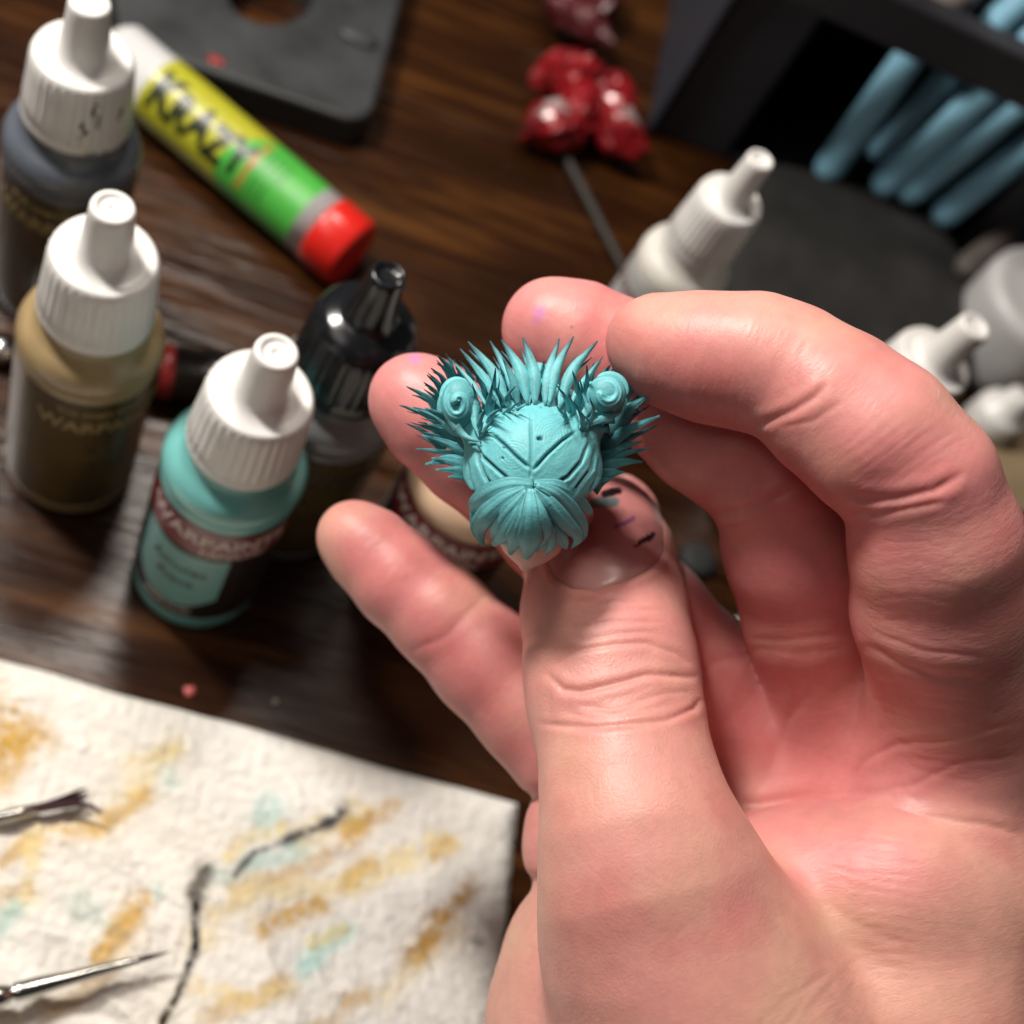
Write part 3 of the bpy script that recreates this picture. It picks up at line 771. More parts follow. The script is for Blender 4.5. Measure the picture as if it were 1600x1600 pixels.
# pink and pale specks on the wood
def speck(u, v, r, colr, label):
    p = tab(u, v); V, F = lathe([(r, 0.02), (r * .9, r * .3), (r * .3, r * .5)], 10)
    V = [(x * (1 + .35 * math.sin(i * 1.7)) + p[0], y * (1 + .3 * math.cos(i)) + p[1], z) for i, (x, y, z) in enumerate(V)]
    o = link('paint_fleck', V, F, mat('fleck', colr, rough=.5)); tag(o, label, 'paint fleck')
speck(296, 1080, 1.05, (.55, .12, .12), 'pink fleck of dried paint on the table above the paper towel')
speck(430, 1096, .5, (.5, .42, .35), 'tiny pale fleck on the table above the paper towel')
# dark cap seen between thumb and middle finger, pale scrap below it
p = tab(1098, 868, 3); V, F = lathe([(4, 0), (4.4, .5), (4.2, 1.6), (3.4, 2.2), (1, 2.2)], 30)
o = link('dark_cap', [(x + p[0], y + p[1], z) for x, y, z in V], F, mat('dark_cap_plastic', (.010, .011, .012), rough=.7)); tag(o, 'small dark bottle cap seen between thumb and middle finger', 'cap')
p = tab(1160, 1003, 2); V, F = rbox(0, 0, 2, 9, 7, 3.5, 1, 2)
o = link('pale_eraser', [(x + p[0], y + p[1], z) for x, y, z in V], F, mat('pale_rubber', (.55, .68, .66), rough=.6)); tag(o, 'small pale scrap seen in the gap below the middle finger', 'eraser')

# =================================================================== rack with blue handles
M_RACK = mat('charcoal_rack_plastic', (.032, .032, .038), rough=.42, var=.2, vscale=60, bump=.00008, bscale=500)
M_INSIDE = mat('black_inside', (.004, .004, .005), rough=.7)
M_BLUE = mat('blue_rubber', (.25, .52, .68), rough=.45, var=.06, vscale=120)
def vtop(base, top_v):
    """height whose projection above the table point reaches image row top_v"""
    lo, hi = 0.0, 230.0
    for _ in range(40):
        m = (lo + hi) / 2; v = w2px(np.array([base[0], base[1], m]))[1]
        if v > top_v: lo = m
        else: hi = m
    return lo
A = tab(1130, 250); B = tab(1478, 400)
rx = (B - A); W = np.linalg.norm(rx); rx /= W
ry = np.cross([0, 0, 1], rx)
if ry[1] < 0: ry = -ry
rack = empty('tool_rack', frame(A, (0, 0, 1), rx), 'charcoal open rack in the upper right corner holding blue rods', 'rack')
def rk(nm, x0, x1, y0, y1, z0, z1, m=M_RACK, bev=1.0):
    V, F = rbox((x0 + x1) / 2, (y0 + y1) / 2, (z0 + z1) / 2, x1 - x0, y1 - y0, z1 - z0, bev, 2); link(nm, V, F, m, rack, smooth=False)
hs = vtop(A + rx * W * .6, 90)
rk('side_panel', -21, 0, 0, 70, 0, 150); rk('side_panel', W, W + 16, 0, 70, 0, 150)
rk('side_face', -23, -21.2, -2, 72, 0, 150, mat('slate_panel', (.03, .033, .045), rough=.5, var=.1))
rk('back_panel', .2, W - .2, 60, 66, 0, 150, M_INSIDE); rk('rack_floor', .2, W - .2, .2, 60, 0, 3, M_INSIDE)
rk('shelf', .3, W - .3, 11, 59.5, 62, 74)
def handle(b_px, t_px, yb, yt, label, zb=4.0, r=3.9, top=None):
    # base and top found on two depths inside the rack
    def at(px, ydepth):
        # intersect the view ray with the rack plane y = ydepth
        w = np.array([(px[0] - 800) / FPX, (px[1] - 800) / FPX, 1.0]) @ M3.T
        n = ry; t = ((A + ry * ydepth - CAMW) @ n) / (w @ n); return CAMW + w * t
    a = at(b_px, yb); b = at(t_px, yt)
    ax = (b - a); L = np.linalg.norm(ax); ax /= L
    V, F = lathe([(.5, -r), (r * .6, -r * .85), (r * .92, -r * .4), (r, 0), (r, L), (r * .92, L + r * .4), (r * .6, L + r * .85), (.5, L + r)], 28)
    e = empty('rubber_rod', frame(a, ax, (0, 1, 0)), label, 'rod', 'blue rubber rods in the rack')
    link('grip', V, F, M_BLUE, e)
    # thin seam ring half way
    V, F = lathe([(r, L * .02), (r + .15, L * .03), (r + .15, L * .05), (r, L * .06)], 28, caps=False); link('end_ring', V, F, M_BLUE, e)
def at_rack(px, yd):
    w = np.array([(px[0] - 800) / FPX, (px[1] - 800) / FPX, 1.0]) @ M3.T; t = ((A + ry * yd - CAMW) @ ry) / (w @ ry); return CAMW + w * t
qa, qb = at_rack((1400, 20), -8), at_rack((1590, 112), -8)
qz = (qa[2] + qb[2]) / 2
rk('rail', -21, W + 16, -12, -5.5, qz - 6.5, qz + 6.5)
handle((1296, 262), (1432, 72), -4, 3, 'leftmost blue rubber rod in the rack, longest slant')
handle((1378, 232), (1500, 104), 8, 14, 'blue rubber rod second from the left, set back in the rack')
handle((1385, 285), (1560, 126), -3, 4, 'blue rubber rod third from the left in the rack')
handle((1425, 297), (1608, 149), -3, 4, 'blue rubber rod fourth from the left in the rack')
handle((1478, 332), (1625, 215), -3, 4, 'rightmost blue rubber rod below the shelf, cut by the edge')
handle((1556, 38), (1640, -40), 4, 10, 'blue rubber rod above the shelf in the corner')
handle((1603, 62), (1690, -10), 4, 10, 'blue rubber rod at the very right above the shelf')
handle((1497, -6), (1530, -60), 10, 10, 'blue rubber rod cut off by the top edge above the shelf')
V, F = lathe([(.5, -5), (3.5, -3), (5, 0), (5, 6), (3, 9), (.5, 9.5)], 24)
def at_rack(px, yd):
    w = np.array([(px[0] - 800) / FPX, (px[1] - 800) / FPX, 1.0]) @ M3.T; t = ((A + ry * yd - CAMW) @ ry) / (w @ ry); return CAMW + w * t
c = at_rack((1478, 8), 2)
o = link('pale_ball', [(x + c[0], y + c[1], z + c[2]) for x, y, z in V], F, mat('pale_knob_plastic', (.28, .23, .21), rough=.4)); tag(o, 'pale round ball on the rack shelf edge at the top', 'ball')

# black cloth bundle in front of the rack
def bundle():
    C0 = [(1120, 300), (1180, 262), (1330, 300), (1470, 360), (1510, 440), (1515, 590), (1380, 620), (1130, 520)]
    base = np.array([tab(u, v, 8)[:2] for u, v in C0]); cen = base.mean(0)
    n = 72; rings = 34; V = []
    import bisect
    # outline by angle
    B2 = np.vstack([base, base[:1]]); seg = np.linalg.norm(np.diff(B2, axis=0), axis=1); cum = np.r_[0, np.cumsum(seg)]
    o = np.array([[np.interp(s, cum, B2[:, k]) for k in (0, 1)] for s in np.linspace(0, cum[-1], n, endpoint=False)])
    for _ in range(3): o = (np.roll(o, 1, 0) + o + np.roll(o, -1, 0)) / 3
    for i in range(rings):
        f = i / (rings - 1)
        sc = 1.0 if f < .3 else math.cos((f - .3) / .7 * pi / 2) ** .75
        z = (f / .3) * 9 if f < .3 else 9 + 7 * math.sin((f - .3) / .7 * pi / 2) ** .6
        for p in o:
            q = cen + (p - cen) * max(sc, .004); V.append((q[0], q[1], z))
    V = np.array(V); nz = fbm(V, .035, 4, 5); V[:, 2] += 3.5 * nz * np.clip(V[:, 2] / 6, 0, 1); V[:, :2] += (1.5 * fbm(V, .08, 3, 9))[:, None]
    F = []
    for i in range(rings - 1):
        for j in range(n): k = (j + 1) % n; F.append((i * n + j, i * n + k, (i + 1) * n + k, (i + 1) * n + j))
    V[:, 2] = np.maximum(V[:, 2], .3)
    ob = link('black_pouch', V, F, mat('black_cloth', (.022, .021, .020), rough=.85, var=.3, vscale=90, bump=.0003, bscale=700, spec=.25))
    tag(ob, 'soft black pouch lying in front of the rack behind the hand', 'pouch')
bundle()
# white pot and cap cut off by the right edge, pale stick, light wood block
c = tab(1640, 470, 25); V, F = lathe([(12, 0), (16, 1), (17, 6), (17.5, 22), (17, 25), (15, 26), (13, 25.4), (3, 25)], 64)
o = link('white_pot', [(x + c[0], y + c[1], z) for x, y, z in V], F, mat('white_pot_plastic', (.50, .49, .49), rough=.4)); tag(o, 'round white pot cut off by the right edge', 'pot')
stick((1500, 425), (1600, 345), 14, 3.5, mat('grey_wood', (.09, .075, .065), rough=.6), 'short grey-brown rod behind the white pot at the right edge', 'short_rod', 'rod')
c = tab(1597, 618, 18); V, F = lathe([(6.5, 0), (7, .5), (6.8, 10), (6, 12), (3.6, 12.6), (3.2, 17.5), (2.4, 18), (.4, 18)], 40)
o = link('white_stopper', [(x + c[0], y + c[1], z) for x, y, z in V], F, M_CAPW); tag(o, 'small white stopper standing near the right edge under the white pot', 'stopper')
p0 = tab(1640, 720, 4); V, F = rbox(0, 0, 2.5, 60, 26, 5, .8, 2)
rot = Matrix.Rotation(.9, 3, 'Z'); V = [tuple(rot @ Vector(v)) for v in V]
o = link('wood_block', [(x + p0[0], y + p0[1], z) for x, y, z in V], F, mat('light_wood', (.26, .19, .11), rough=.6, var=.2, vscale=70), smooth=False); tag(o, 'light wooden strip at the right edge behind the knuckle', 'wood strip')

# =================================================================== brushes on the towel
M_STEEL = mat('brush_ferrule_metal', (.50, .49, .46), rough=.22, metal=1, var=.1, vscale=400)
M_DBRIS = mat('dark_bristle', (.055, .026, .032), rough=.8, spec=.15, bump=.0002, bscale=3000)
M_HAND = mat('dark_handle_lacquer', (.02, .015, .015), rough=.25, coat=.5)
def brush(pts, ferr, label, bristles, hand_end, beads=()):
    """pts ferrule start/end pixels with heights"""
    (u0, v0, z0), (u1, v1, z1) = pts; a = tab(u0, v0, z0); b = tab(u1, v1, z1); ax = b - a; L = np.linalg.norm(ax); ax /= L
    e = empty('paintbrush', frame(a, ax, (0, 0, 1)), label, 'paintbrush', 'paintbrushes lying on the paper towel')
    V, F = lathe(ferr(L), 28); link('ferrule', V, F, M_STEEL, e)
    for V, F, nm, m in bristles(L): link(nm, V, F, m, e)
    V, F = lathe([(.4, hand_end - 60), (1.6, hand_end - 55), (2.4, hand_end - 20), (2.0, hand_end)], 20); link('handle', V, F, M_HAND, e)
    return e
def br1(L):
    out = []
    # flat bundle and a curled wisp: local z runs along the brush, x is up
    for i in range(26):
        y = random.uniform(-.65, .65); x = random.uniform(-.5, .5); ln = random.uniform(7.0, 8.8)
        P = bez([(x * .6, y * .6, L - 1), (x, y * 1.1, L + 3), (x * 1.3 - .2, y * 1.7 - .55, L + ln)], 7)
        out.append((*tube(P, [.30, .32, .3, .27, .22, .15, .04], 6), 'bristle', M_DBRIS))
    for i in range(9):
        y = random.uniform(-.2, .5); x = random.uniform(-.2, .4)
        P = bez([(x, y, L - 1), (x + .1, y + .5, L + 4), (x + .4, y * .6 + 1.4, L + 7.6), (x + .6, y * .4 + 3.4, L + 9.6 + random.uniform(-.3, .4))], 9)
        out.append((*tube(P, [.3, .3, .28, .25, .22, .2, .16, .12, .04], 6), 'bristle', M_DBRIS))
    return out
def br2(L):
    out = [(*lathe([(.45, L - 1), (.50, L), (.42, L + 1.2), (.26, L + 2.6), (.12, L + 3.8), (.02, L + 5.0)], 14), 'bristle_tip', M_DBRIS)]
    for i in range(6):
        t = random.uniform(0, 2 * pi); P = bez([(.4 * math.cos(t), .4 * math.sin(t), L - .5), (.28 * math.cos(t), .28 * math.sin(t), L + 2), (.05 * math.cos(t), .05 * math.sin(t), L + 4.4)], 6)
        out.append((*tube(P, [.1, .1, .1, .08, .06, .02], 5), 'bristle', M_DBRIS))
    return out
brush(((-20, 1282, 6), (58, 1263, 6)), lambda L: [(.95, -14), (1.0, 0), (1.0, L * .6), (.92, L - .2), (.75, L)], 'paintbrush with frayed dark bristles, upper one on the paper towel', br1, -13)
brush(((-6, 1558, 8), (222, 1498, 8)), lambda L: [(1.3, -12), (1.4, -5), (1.0, -3.2), (1.0, -2.6), (1.55, -1.9), (1.75, -.8), (1.75, .6), (1.45, 1.8), (1.05, 2.3), (1.5, 2.9), (1.52, 3.6), (1.5, 6), (1.2, L * .45), (.85, L * .8), (.62, L - 1.4), (.66, L - 1.2), (.64, L - .7), (.5, L)], 'fine paintbrush with a pointed tip and silver ferrule, lower one on the towel', br2, -11)

exec_hand = True
# =================================================================== HAND
NV = (0, .12, -1)
index = Chain([(1020, 535, 172.5, 6.0), (1058, 548, 171.5, 7.1), (1112, 559, 170, 7.85), (1180, 566, 168.5, 8.3), (1235, 582, 167, 8.0), (1300, 630, 165, 8.9), (1370, 685, 163, 9.3), (1437, 752, 163, 8.95), (1462, 850, 166, 10.2), (1470, 950, 171, 10.8), (1492, 1080, 178, 10.6), (1500, 1150, 181, 11)], k=1.6)
middle = Chain([(862, 512, 186, 6.8), (900, 528, 186, 7.6), (960, 560, 186.5, 8.1), (1020, 600, 188, 8.3), (1110, 668, 184, 9.1), (1160, 700, 182, 9.1), (1212, 752, 181, 8.6), (1245, 860, 185, 9.7), (1275, 960, 190, 10.0), (1310, 1090, 197, 10.5)], k=1.6)
ring = Chain([(650, 626, 188.5, 6.6), (680, 652, 188.5, 7.35), (740, 705, 189.5, 7.7), (800, 752, 191.5, 7.8), (870, 815, 194, 8.7), (930, 880, 193, 8.6), (1010, 965, 196, 9.0), (1085, 1050, 199, 9.3), (1160, 1130, 202, 10)], k=1.6)
pinky = Chain([(552, 838, 199, 5.3), (575, 858, 199, 6.1), (625, 905, 198, 6.9), (690, 965, 197, 7.3), (760, 1035, 196, 7.9), (830, 1105, 195, 8.2), (880, 1165, 194, 8.3)], k=1.6)
pinkyb = Chain([(882, 1288, 192, 5.5), (884, 1328, 191, 5.6), (965, 1330, 196, 9)], k=2)
thumb = Chain([(938, 842, 193.5, 9.1), (940, 885, 191, 10.4), (945, 960, 185.5, 11.1), (955, 1040, 180, 11.2), (960, 1095, 177.5, 11.0), (972, 1150, 175, 10.6), (985, 1230, 171, 11.0), (1000, 1310, 168, 12.1), (1020, 1385, 167, 13.9), (1042, 1460, 168, 15.6), (1078, 1540, 169.5, 17)], k=1.6, flat=1.22, n=(.05, .10, -1))
P1 = Chain([(1476, 1130, 186, 11.6), (1480, 1260, 185, 12.4), (1440, 1420, 182, 15), (1400, 1620, 178, 17), (1380, 1900, 180, 21)], k=5)
P2 = Chain([(1318, 1110, 199, 11.0), (1320, 1300, 199, 13), (1310, 1600, 192, 17)], k=5)
P3 = Chain([(1170, 1140, 205, 10.5), (1180, 1300, 205, 13), (1200, 1600, 195, 17)], k=5)
P4 = Chain([(1020, 1260, 203, 10.0), (1060, 1420, 200, 13), (1080, 1600, 193, 17)], k=5)
P5 = Chain([(918, 1478, 190, 9.2), (930, 1510, 187, 12.2), (945, 1620, 183, 15.2), (1020, 1850, 180, 19)], k=5)
TH = Chain([(1078, 1540, 170.5, 16.5), (1130, 1640, 172, 18.8), (1200, 1780, 175, 22), (1310, 2000, 178, 24)], k=6)
HEEL = Chain([(1330, 1575, 182, 15.5), (1350, 1750, 181, 20)], k=5)
WEB = Chain([(1150, 1425, 185, 13.0), (1290, 1414, 181.5, 13.0), (1400, 1402, 178, 12.6), (1500, 1400, 182, 13.2)], k=3)
chains = [index, middle, ring, pinky, pinkyb, thumb]
palms = [P1, P2, P3, P4, P5, HEEL, WEB, TH]

def build_hand():
    h = 0.55
    ax = [np.arange(-33, 84, h, dtype=np.float32), np.arange(-37, 104, h, dtype=np.float32), np.arange(138, 222, h, dtype=np.float32)]
    palm = None
    for c, kk in zip(palms, (6, 6, 6, 6, 4, 6, 2.0, 3.0)):
        g = c.grid(ax, m=9, far=9)
        palm = g if palm is None else smin(palm, g, kk)
    F = palm.copy()
    for c, kk in zip(chains, (4.5, 3.5, 3.0, 1.5, 2.0, 3.5)):
        F = np.minimum(F, smin(c.grid(ax), palm, kk))
    V, Q = surface_nets(F, ax)
    V = laplace(V, Q, 3, .5)
    me = mesh_np('hand', V, Q)
    me = subdivide(me, 1)
    V, Nn = get_vn(me)
    # outward normals: the sdf grows outward; check one
    ctr = V.mean(0)
    P32 = V.astype(np.float32)
    D = np.stack([c.sdf(P32) for c in chains] + [np.minimum.reduce([c.sdf(P32) for c in palms])], 1)
    own = D.argmin(1)
    U = V[:, 0] / V[:, 2] * FPX + 800; W_ = V[:, 1] / V[:, 2] * FPX + 800
    face = np.clip(-Nn[:, 2], 0, 1)
    ids = {'index': 0, 'middle': 1, 'ring': 2, 'pinky': 3, 'pinkyb': 4, 'thumb': 5, 'palm': 6}
    disp = np.zeros(len(V))
    def crease(line, depth, w, who, wob=2.0, seed=0, taper=True, bulge=.35):
        m = np.isin(own, [ids[q] for q in who]) & (face > 0.02)
        L = np.array(line); m &= (U > L[:, 0].min() - 60) & (U < L[:, 0].max() + 60) & (W_ > L[:, 1].min() - 60) & (W_ < L[:, 1].max() + 60)
        depth = depth * (.40 if 'thumb' in who and len(who) == 1 else .24); w = w * .82
        i = np.where(m)[0]
        if len(i) == 0: return
        nz = fbm(V[i], .14, 2, seed + 50) * wob * 2.2
        dist, par = poly_dist(U[i], W_[i] + nz, line)
        tp = np.clip(np.minimum(par, 1 - par) * 6, 0, 1) ** .7 if taper else 1
        disp[i] -= depth * np.exp(-(dist / w) ** 2) * tp
        disp[i] += depth * bulge * np.exp(-((dist - 2.6 * w) / (1.6 * w)) ** 2) * tp
    T = ['thumb']; I = ['index']; Mi = ['middle']; R_ = ['ring']; Pk = ['pinky', 'pinkyb']; A_ = ['palm']; AL = ['index', 'middle', 'palm', 'ring']
    # thumb joint folds
    crease([(850, 1052), (880, 1078), (905, 1080), (960, 1068), (1010, 1058), (1060, 1057), (1092, 1060)], .75, 6, T, 3)
    crease([(838, 1132), (880, 1134), (930, 1137), (980, 1132), (1040, 1124), (1085, 1108), (1097, 1092)], .6, 5.5, T, 3, 1)
    crease([(866, 1040), (900, 1018), (960, 1008), (1010, 1008), (1060, 1024), (1080, 1040)], .35, 5, T, 3, 2)
    crease([(900, 1000), (960, 990), (1030, 988)], .22, 4, T, 3, 3); crease([(890, 980), (950, 968), (1040, 972)], .2, 4, T, 3, 4)
    crease([(905, 960), (960, 950), (1040, 955)], .2, 4, T, 3, 5); crease([(900, 942), (960, 934), (1020, 938)], .16, 3.5, T, 3, 6)
    crease([(900, 1098), (960, 1104), (1040, 1086), (1080, 1080)], .22, 4.5, T, 4, 7); crease([(880, 1110), (960, 1118), (1050, 1102)], .18, 4, T, 4, 8)
    crease([(860, 1060), (858, 1100), (862, 1140)], .15, 6, T, 3, 9)
    # index creases
    crease([(1178, 668), (1205, 655), (1240, 640), (1275, 620), (1290, 600)], .95, 7, I, 3, 10, bulge=.5)
    crease([(1215, 668), (1270, 660), (1320, 625)], .3, 5, I, 3, 11); crease([(1240, 600), (1250, 560), (1262, 530)], .22, 5, I, 3, 12)
    crease([(1322, 770), (1350, 780), (1400, 778), (1460, 765), (1510, 735)], 1.0, 8, I, 3, 13, bulge=.5)
    crease([(1330, 800), (1370, 803), (1430, 790), (1480, 780)], .8, 7, I, 3, 14)
    for k in range(7):
        x = 1290 + k * 22; crease([(x - 15, 720 + k * 6), (x + 40, 690 + k * 3), (x + 95, 640 + k * 6)], .09, 4, I, 4, 20 + k)
    for k in range(6):
        crease([(1365, 850 + k * 30), (1430, 845 + k * 30), (1520, 870 + k * 30)], .08, 4, I, 5, 30 + k)
    crease([(1345, 1005), (1400, 1035), (1470, 1058), (1560, 1062)], .75, 8, ['index', 'palm'], 3, 40)
    crease([(1360, 985), (1440, 1020), (1540, 1032)], .3, 5, ['index', 'palm'], 3, 41)
    # middle and ring
    crease([(1108, 800), (1150, 802), (1200, 788), (1250, 762)], .9, 8, Mi, 3, 42, bulge=.5)
    crease([(1125, 825), (1170, 820), (1220, 800)], .55, 7, Mi, 3, 43)
    crease([(1165, 995), (1230, 1000), (1340, 990)], .4, 8, ['middle', 'palm'], 3, 44)
    crease([(640, 1015), (700, 990), (745, 945), (762, 925)], .45, 8, Pk, 3, 45)
    crease([(815, 1238), (850, 1236), (880, 1225)], 1.2, 8, Pk + A_, 2, 46); crease([(815, 1372), (850, 1372), (880, 1368)], 1.2, 8, Pk + A_, 2, 47)
    crease([(1150, 1258), (1200, 1253), (1260, 1249), (1330, 1243), (1400, 1240)], 2.0, 9, A_, 2, 47, bulge=.2)
    # palm lines
    crease([(1175, 1250), (1200, 1215), (1230, 1130), (1262, 1075), (1320, 1030)], .5, 10, A_ + Mi + R_, 4, 48)
    crease([(1090, 1052), (1130, 1030), (1190, 1018), (1260, 1022), (1340, 1012)], .45, 9, A_ + Mi + R_ + I, 4, 49)
    crease([(1320, 1235), (1350, 1195), (1400, 1165), (1470, 1160), (1600, 1130)], .5, 7, A_ + I, 5, 50)
    crease([(1350, 1238), (1430, 1225), (1500, 1190), (1600, 1180)], .35, 6, A_ + I, 5, 51)
    crease([(1380, 1258), (1450, 1275), (1530, 1282), (1600, 1300)], .55, 7, A_, 5, 52)
    crease([(1280, 1190), (1300, 1150), (1340, 1110)], .2, 6, A_, 4, 53)
    for k in range(9):
        crease([(1340 + 9 * k, 1045 + k * 17), (1430, 1050 + k * 19), (1540, 1062 + k * 20)], .12, 4, A_ + I, 6, 60 + k)
    for k in range(14):
        y = 1278 + k * 17; crease([(1215 + k * 18, y), (1330, y + 6 + k), (1450, y + 22 + k)], .10, 4, A_, 6, 70 + k)
    crease([(1270, 1400), (1330, 1440), (1420, 1480)], .35, 10, A_, 5, 90)
    for k in range(6):
        crease([(1340 - k * 12, 1505 + k * 3), (1300 - k * 14, 1560), (1240 - k * 14, 1620)], .14, 6, A_ + T, 6, 92 + k)
    # knuckle cross-hatching on the thumb's back
    for k in range(26):
        x = random.uniform(900, 1150); y = random.uniform(1190, 1500); a = random.choice([-.5, .7, 1.2]) + random.uniform(-.25, .25); l = random.uniform(25, 60)
        crease([(x - l * math.cos(a), y - l * math.sin(a)), (x, y + 4), (x + l * math.cos(a), y + l * math.sin(a))], .055, 3.5, T + A_, 5, 100 + k)
    # nail bed of the thumb
    NL = nail_outline()
    ins, dn = inside(U, W_, NL)
    m = (own == 5) & (face > .05)
    dd = np.where(ins, -dn, dn)
    disp += np.where(m, -.34 / (1 + np.exp(np.clip(dd / 2.2, -30, 30))), 0)
    disp += np.where(m, .16 * np.exp(-((dd - 8) / 7) ** 2), 0)
    # gentle unevenness everywhere
    disp += .10 * fbm(V, .16, 2, 3) + .012 * fbm(V, .9, 2, 4)
    V2 = V + Nn * disp[:, None]
    # colours
    tan = np.array([.63, .315, .255]); pink = np.array([.67, .26, .25]); red = np.array([.56, .13, .13]); pale = np.array([.68, .42, .30]); hot = np.array([.72, .25, .235])
    pk = np.zeros(len(V)); pk[np.isin(own, [0, 1, 2, 3, 4])] = .95
    g2 = lambda cx, cy, sx, sy: np.exp(-((U - cx) / sx) ** 2 - ((W_ - cy) / sy) ** 2)
    pal = own == 6
    pk[pal] = np.clip(.95 - (W_[pal] - 1330) / 120, 0, .9)
    pk[pal] *= np.clip((1640 - U[pal]) / 150, .25, 1)
    th = own == 5
    pk[th] = .30 + .35 * np.exp(-((W_[th] - 820) / 110) ** 2)
    # blend so that ownership does not leave an edge
    softf = np.exp(-np.maximum(D - D.min(1)[:, None], 0) / 1.6); softf /= softf.sum(1)[:, None]
    cols_own = np.array([.9, .95, .95, .9, .8, .32, .5])
    pkp = np.clip(.95 - (W_ - 1330) / 120, 0, .9) * np.clip((1640 - U) / 150, .25, 1)
    base_t = .30 + .45 * np.exp(-((W_ - 820) / 110) ** 2)
    pk = softf[:, 0] * .85 + softf[:, 1] * .95 + softf[:, 2] * .95 + softf[:, 3] * .85 + softf[:, 4] * .5 + softf[:, 5] * base_t + softf[:, 6] * pkp
    pk = np.clip(pk + .45 * fbm(V, .10, 3, 12), 0, 1)
    C = tan * (1 - pk[:, None]) + pink * pk[:, None]
    rd = np.zeros(len(V))
    for (cx, cy, sx, sy, s) in [(1100, 600, 90, 60, .45), (1330, 740, 80, 45, .5), (1180, 760, 90, 60, .55), (1250, 880, 80, 60, .4), (660, 720, 80, 60, .5), (600, 870, 70, 60, .4), (1300, 1190, 90, 60, .3), (1360, 1110, 60, 40, .35), (1350, 850, 40, 40, .5), (700, 1030, 70, 70, .3), (1280, 990, 70, 40, .45), (1480, 1180, 80, 30, .25), (960, 560, 60, 60, .35)]:
        rd += s * g2(cx, cy, sx, sy) * (own != 5)
    rd = np.clip(rd * (1 + .5 * fbm(V, .25, 3, 22)), 0, .9)
    C = C * (1 - rd[:, None]) + red * rd[:, None]
    ht = .75 * g2(1230, 1330, 110, 55) * pal; C = C * (1 - ht[:, None]) + hot * ht[:, None]
    pl = np.clip(.55 * g2(1300, 1440, 70, 45) + .35 * g2(1500, 620, 60, 60) + .35 * g2(1560, 1350, 90, 130) + .3 * g2(1330, 560, 90, 60) + .25 * g2(1450, 1560, 120, 60), 0, .8); C = C * (1 - pl[:, None]) + pale * pl[:, None]
    yel = np.clip(.8 * fbm(V, .09, 3, 71), 0, .45)[:, None]; C = C * (1 - yel) + pale * yel
    dr = np.clip(.9 * fbm(V, .14, 3, 72), 0, .5)[:, None]; C = C * (1 - dr * .6) + red * dr * .6
    C *= (1 + .07 * fbm(V, .5, 3, 33) + .05 * fbm(V, 1.6, 2, 34))[:, None]
    # purple paint smudges on fingertips, dark dots
    for (x, y, r, c, s, who) in [(843, 488, 9, (.45, .16, .55), .6, 1), (836, 500, 5, (.45, .16, .6), .4, 1), (648, 560, 8, (.5, .18, .62), .55, 2), (893, 511, 2.2, (.12, .02, .05), .8, 1), (1258, 1062, 2, (.2, .05, .05), .3, 0)]:
        a = s * np.exp(-(((U - x) ** 2 + (W_ - y) ** 2) / r ** 2)) * (own == who); C = C * (1 - a[:, None]) + np.array(c) * a[:, None]
    C = np.clip(C, 0, 1)
    # wrinkle coordinates
    uv = np.zeros((len(V), 3), np.float32); wr = np.zeros(len(V), np.float32)
    for i, c in enumerate(chains):
        m = own == i; a_, l_ = c.coords(V[m]); uv[m, 0] = a_; uv[m, 1] = l_; uv[m, 2] = i * 40
    m = own == 6; uv[m, 0] = V[m, 1] + .12 * V[m, 0]; uv[m, 1] = V[m, 0]; uv[m, 2] = 400
    S2 = np.sort(D, 1); wr = np.clip((S2[:, 1] - S2[:, 0]) / 2.5, 0, 1)
    kind = np.where(own == 5, 0.0, 1.0)
    me.vertices.foreach_set('co', cam2w(V2).astype(np.float32).ravel())
    a = me.color_attributes.new('Col', 'FLOAT_COLOR', 'POINT'); a.data.foreach_set('color', np.c_[C, np.ones(len(C))].astype(np.float32).ravel())
    a = me.attributes.new('wc', 'FLOAT_VECTOR', 'POINT'); a.data.foreach_set('vector', uv.ravel())
    a = me.attributes.new('wr', 'FLOAT', 'POINT'); a.data.foreach_set('value', wr.astype(np.float32))
    a = me.attributes.new('pal', 'FLOAT', 'POINT'); a.data.foreach_set('value', kind.astype(np.float32))
    me.update()
    me.materials.append(skin_material())
    o = bpy.data.objects.new('hand', me); COL.objects.link(o)
    me.polygons.foreach_set('use_smooth', np.ones(len(me.polygons), bool))
    return o

def nail_outline():
    return [(985, 742), (1007, 757), (1024, 778), (1033, 805), (1037, 835), (1037, 860), (1030, 878), (1010, 894), (972, 911), (929, 923), (890, 920), (866, 906), (856, 880), (853, 840), (856, 800), (868, 768), (895, 747), (940, 738)]
def inside(U, W_, poly):
    P = np.array(poly + poly[:1], float); d, _ = poly_dist(U, W_, P)
    ins = np.zeros(U.shape, bool)
    for i in range(len(P) - 1):
        x0, y0, x1, y1 = *P[i], *P[i + 1]
        c = ((y0 > W_) != (y1 > W_)) & (U < (x1 - x0) * (W_ - y0) / (y1 - y0 + 1e-9) + x0); ins ^= c
    return ins, d

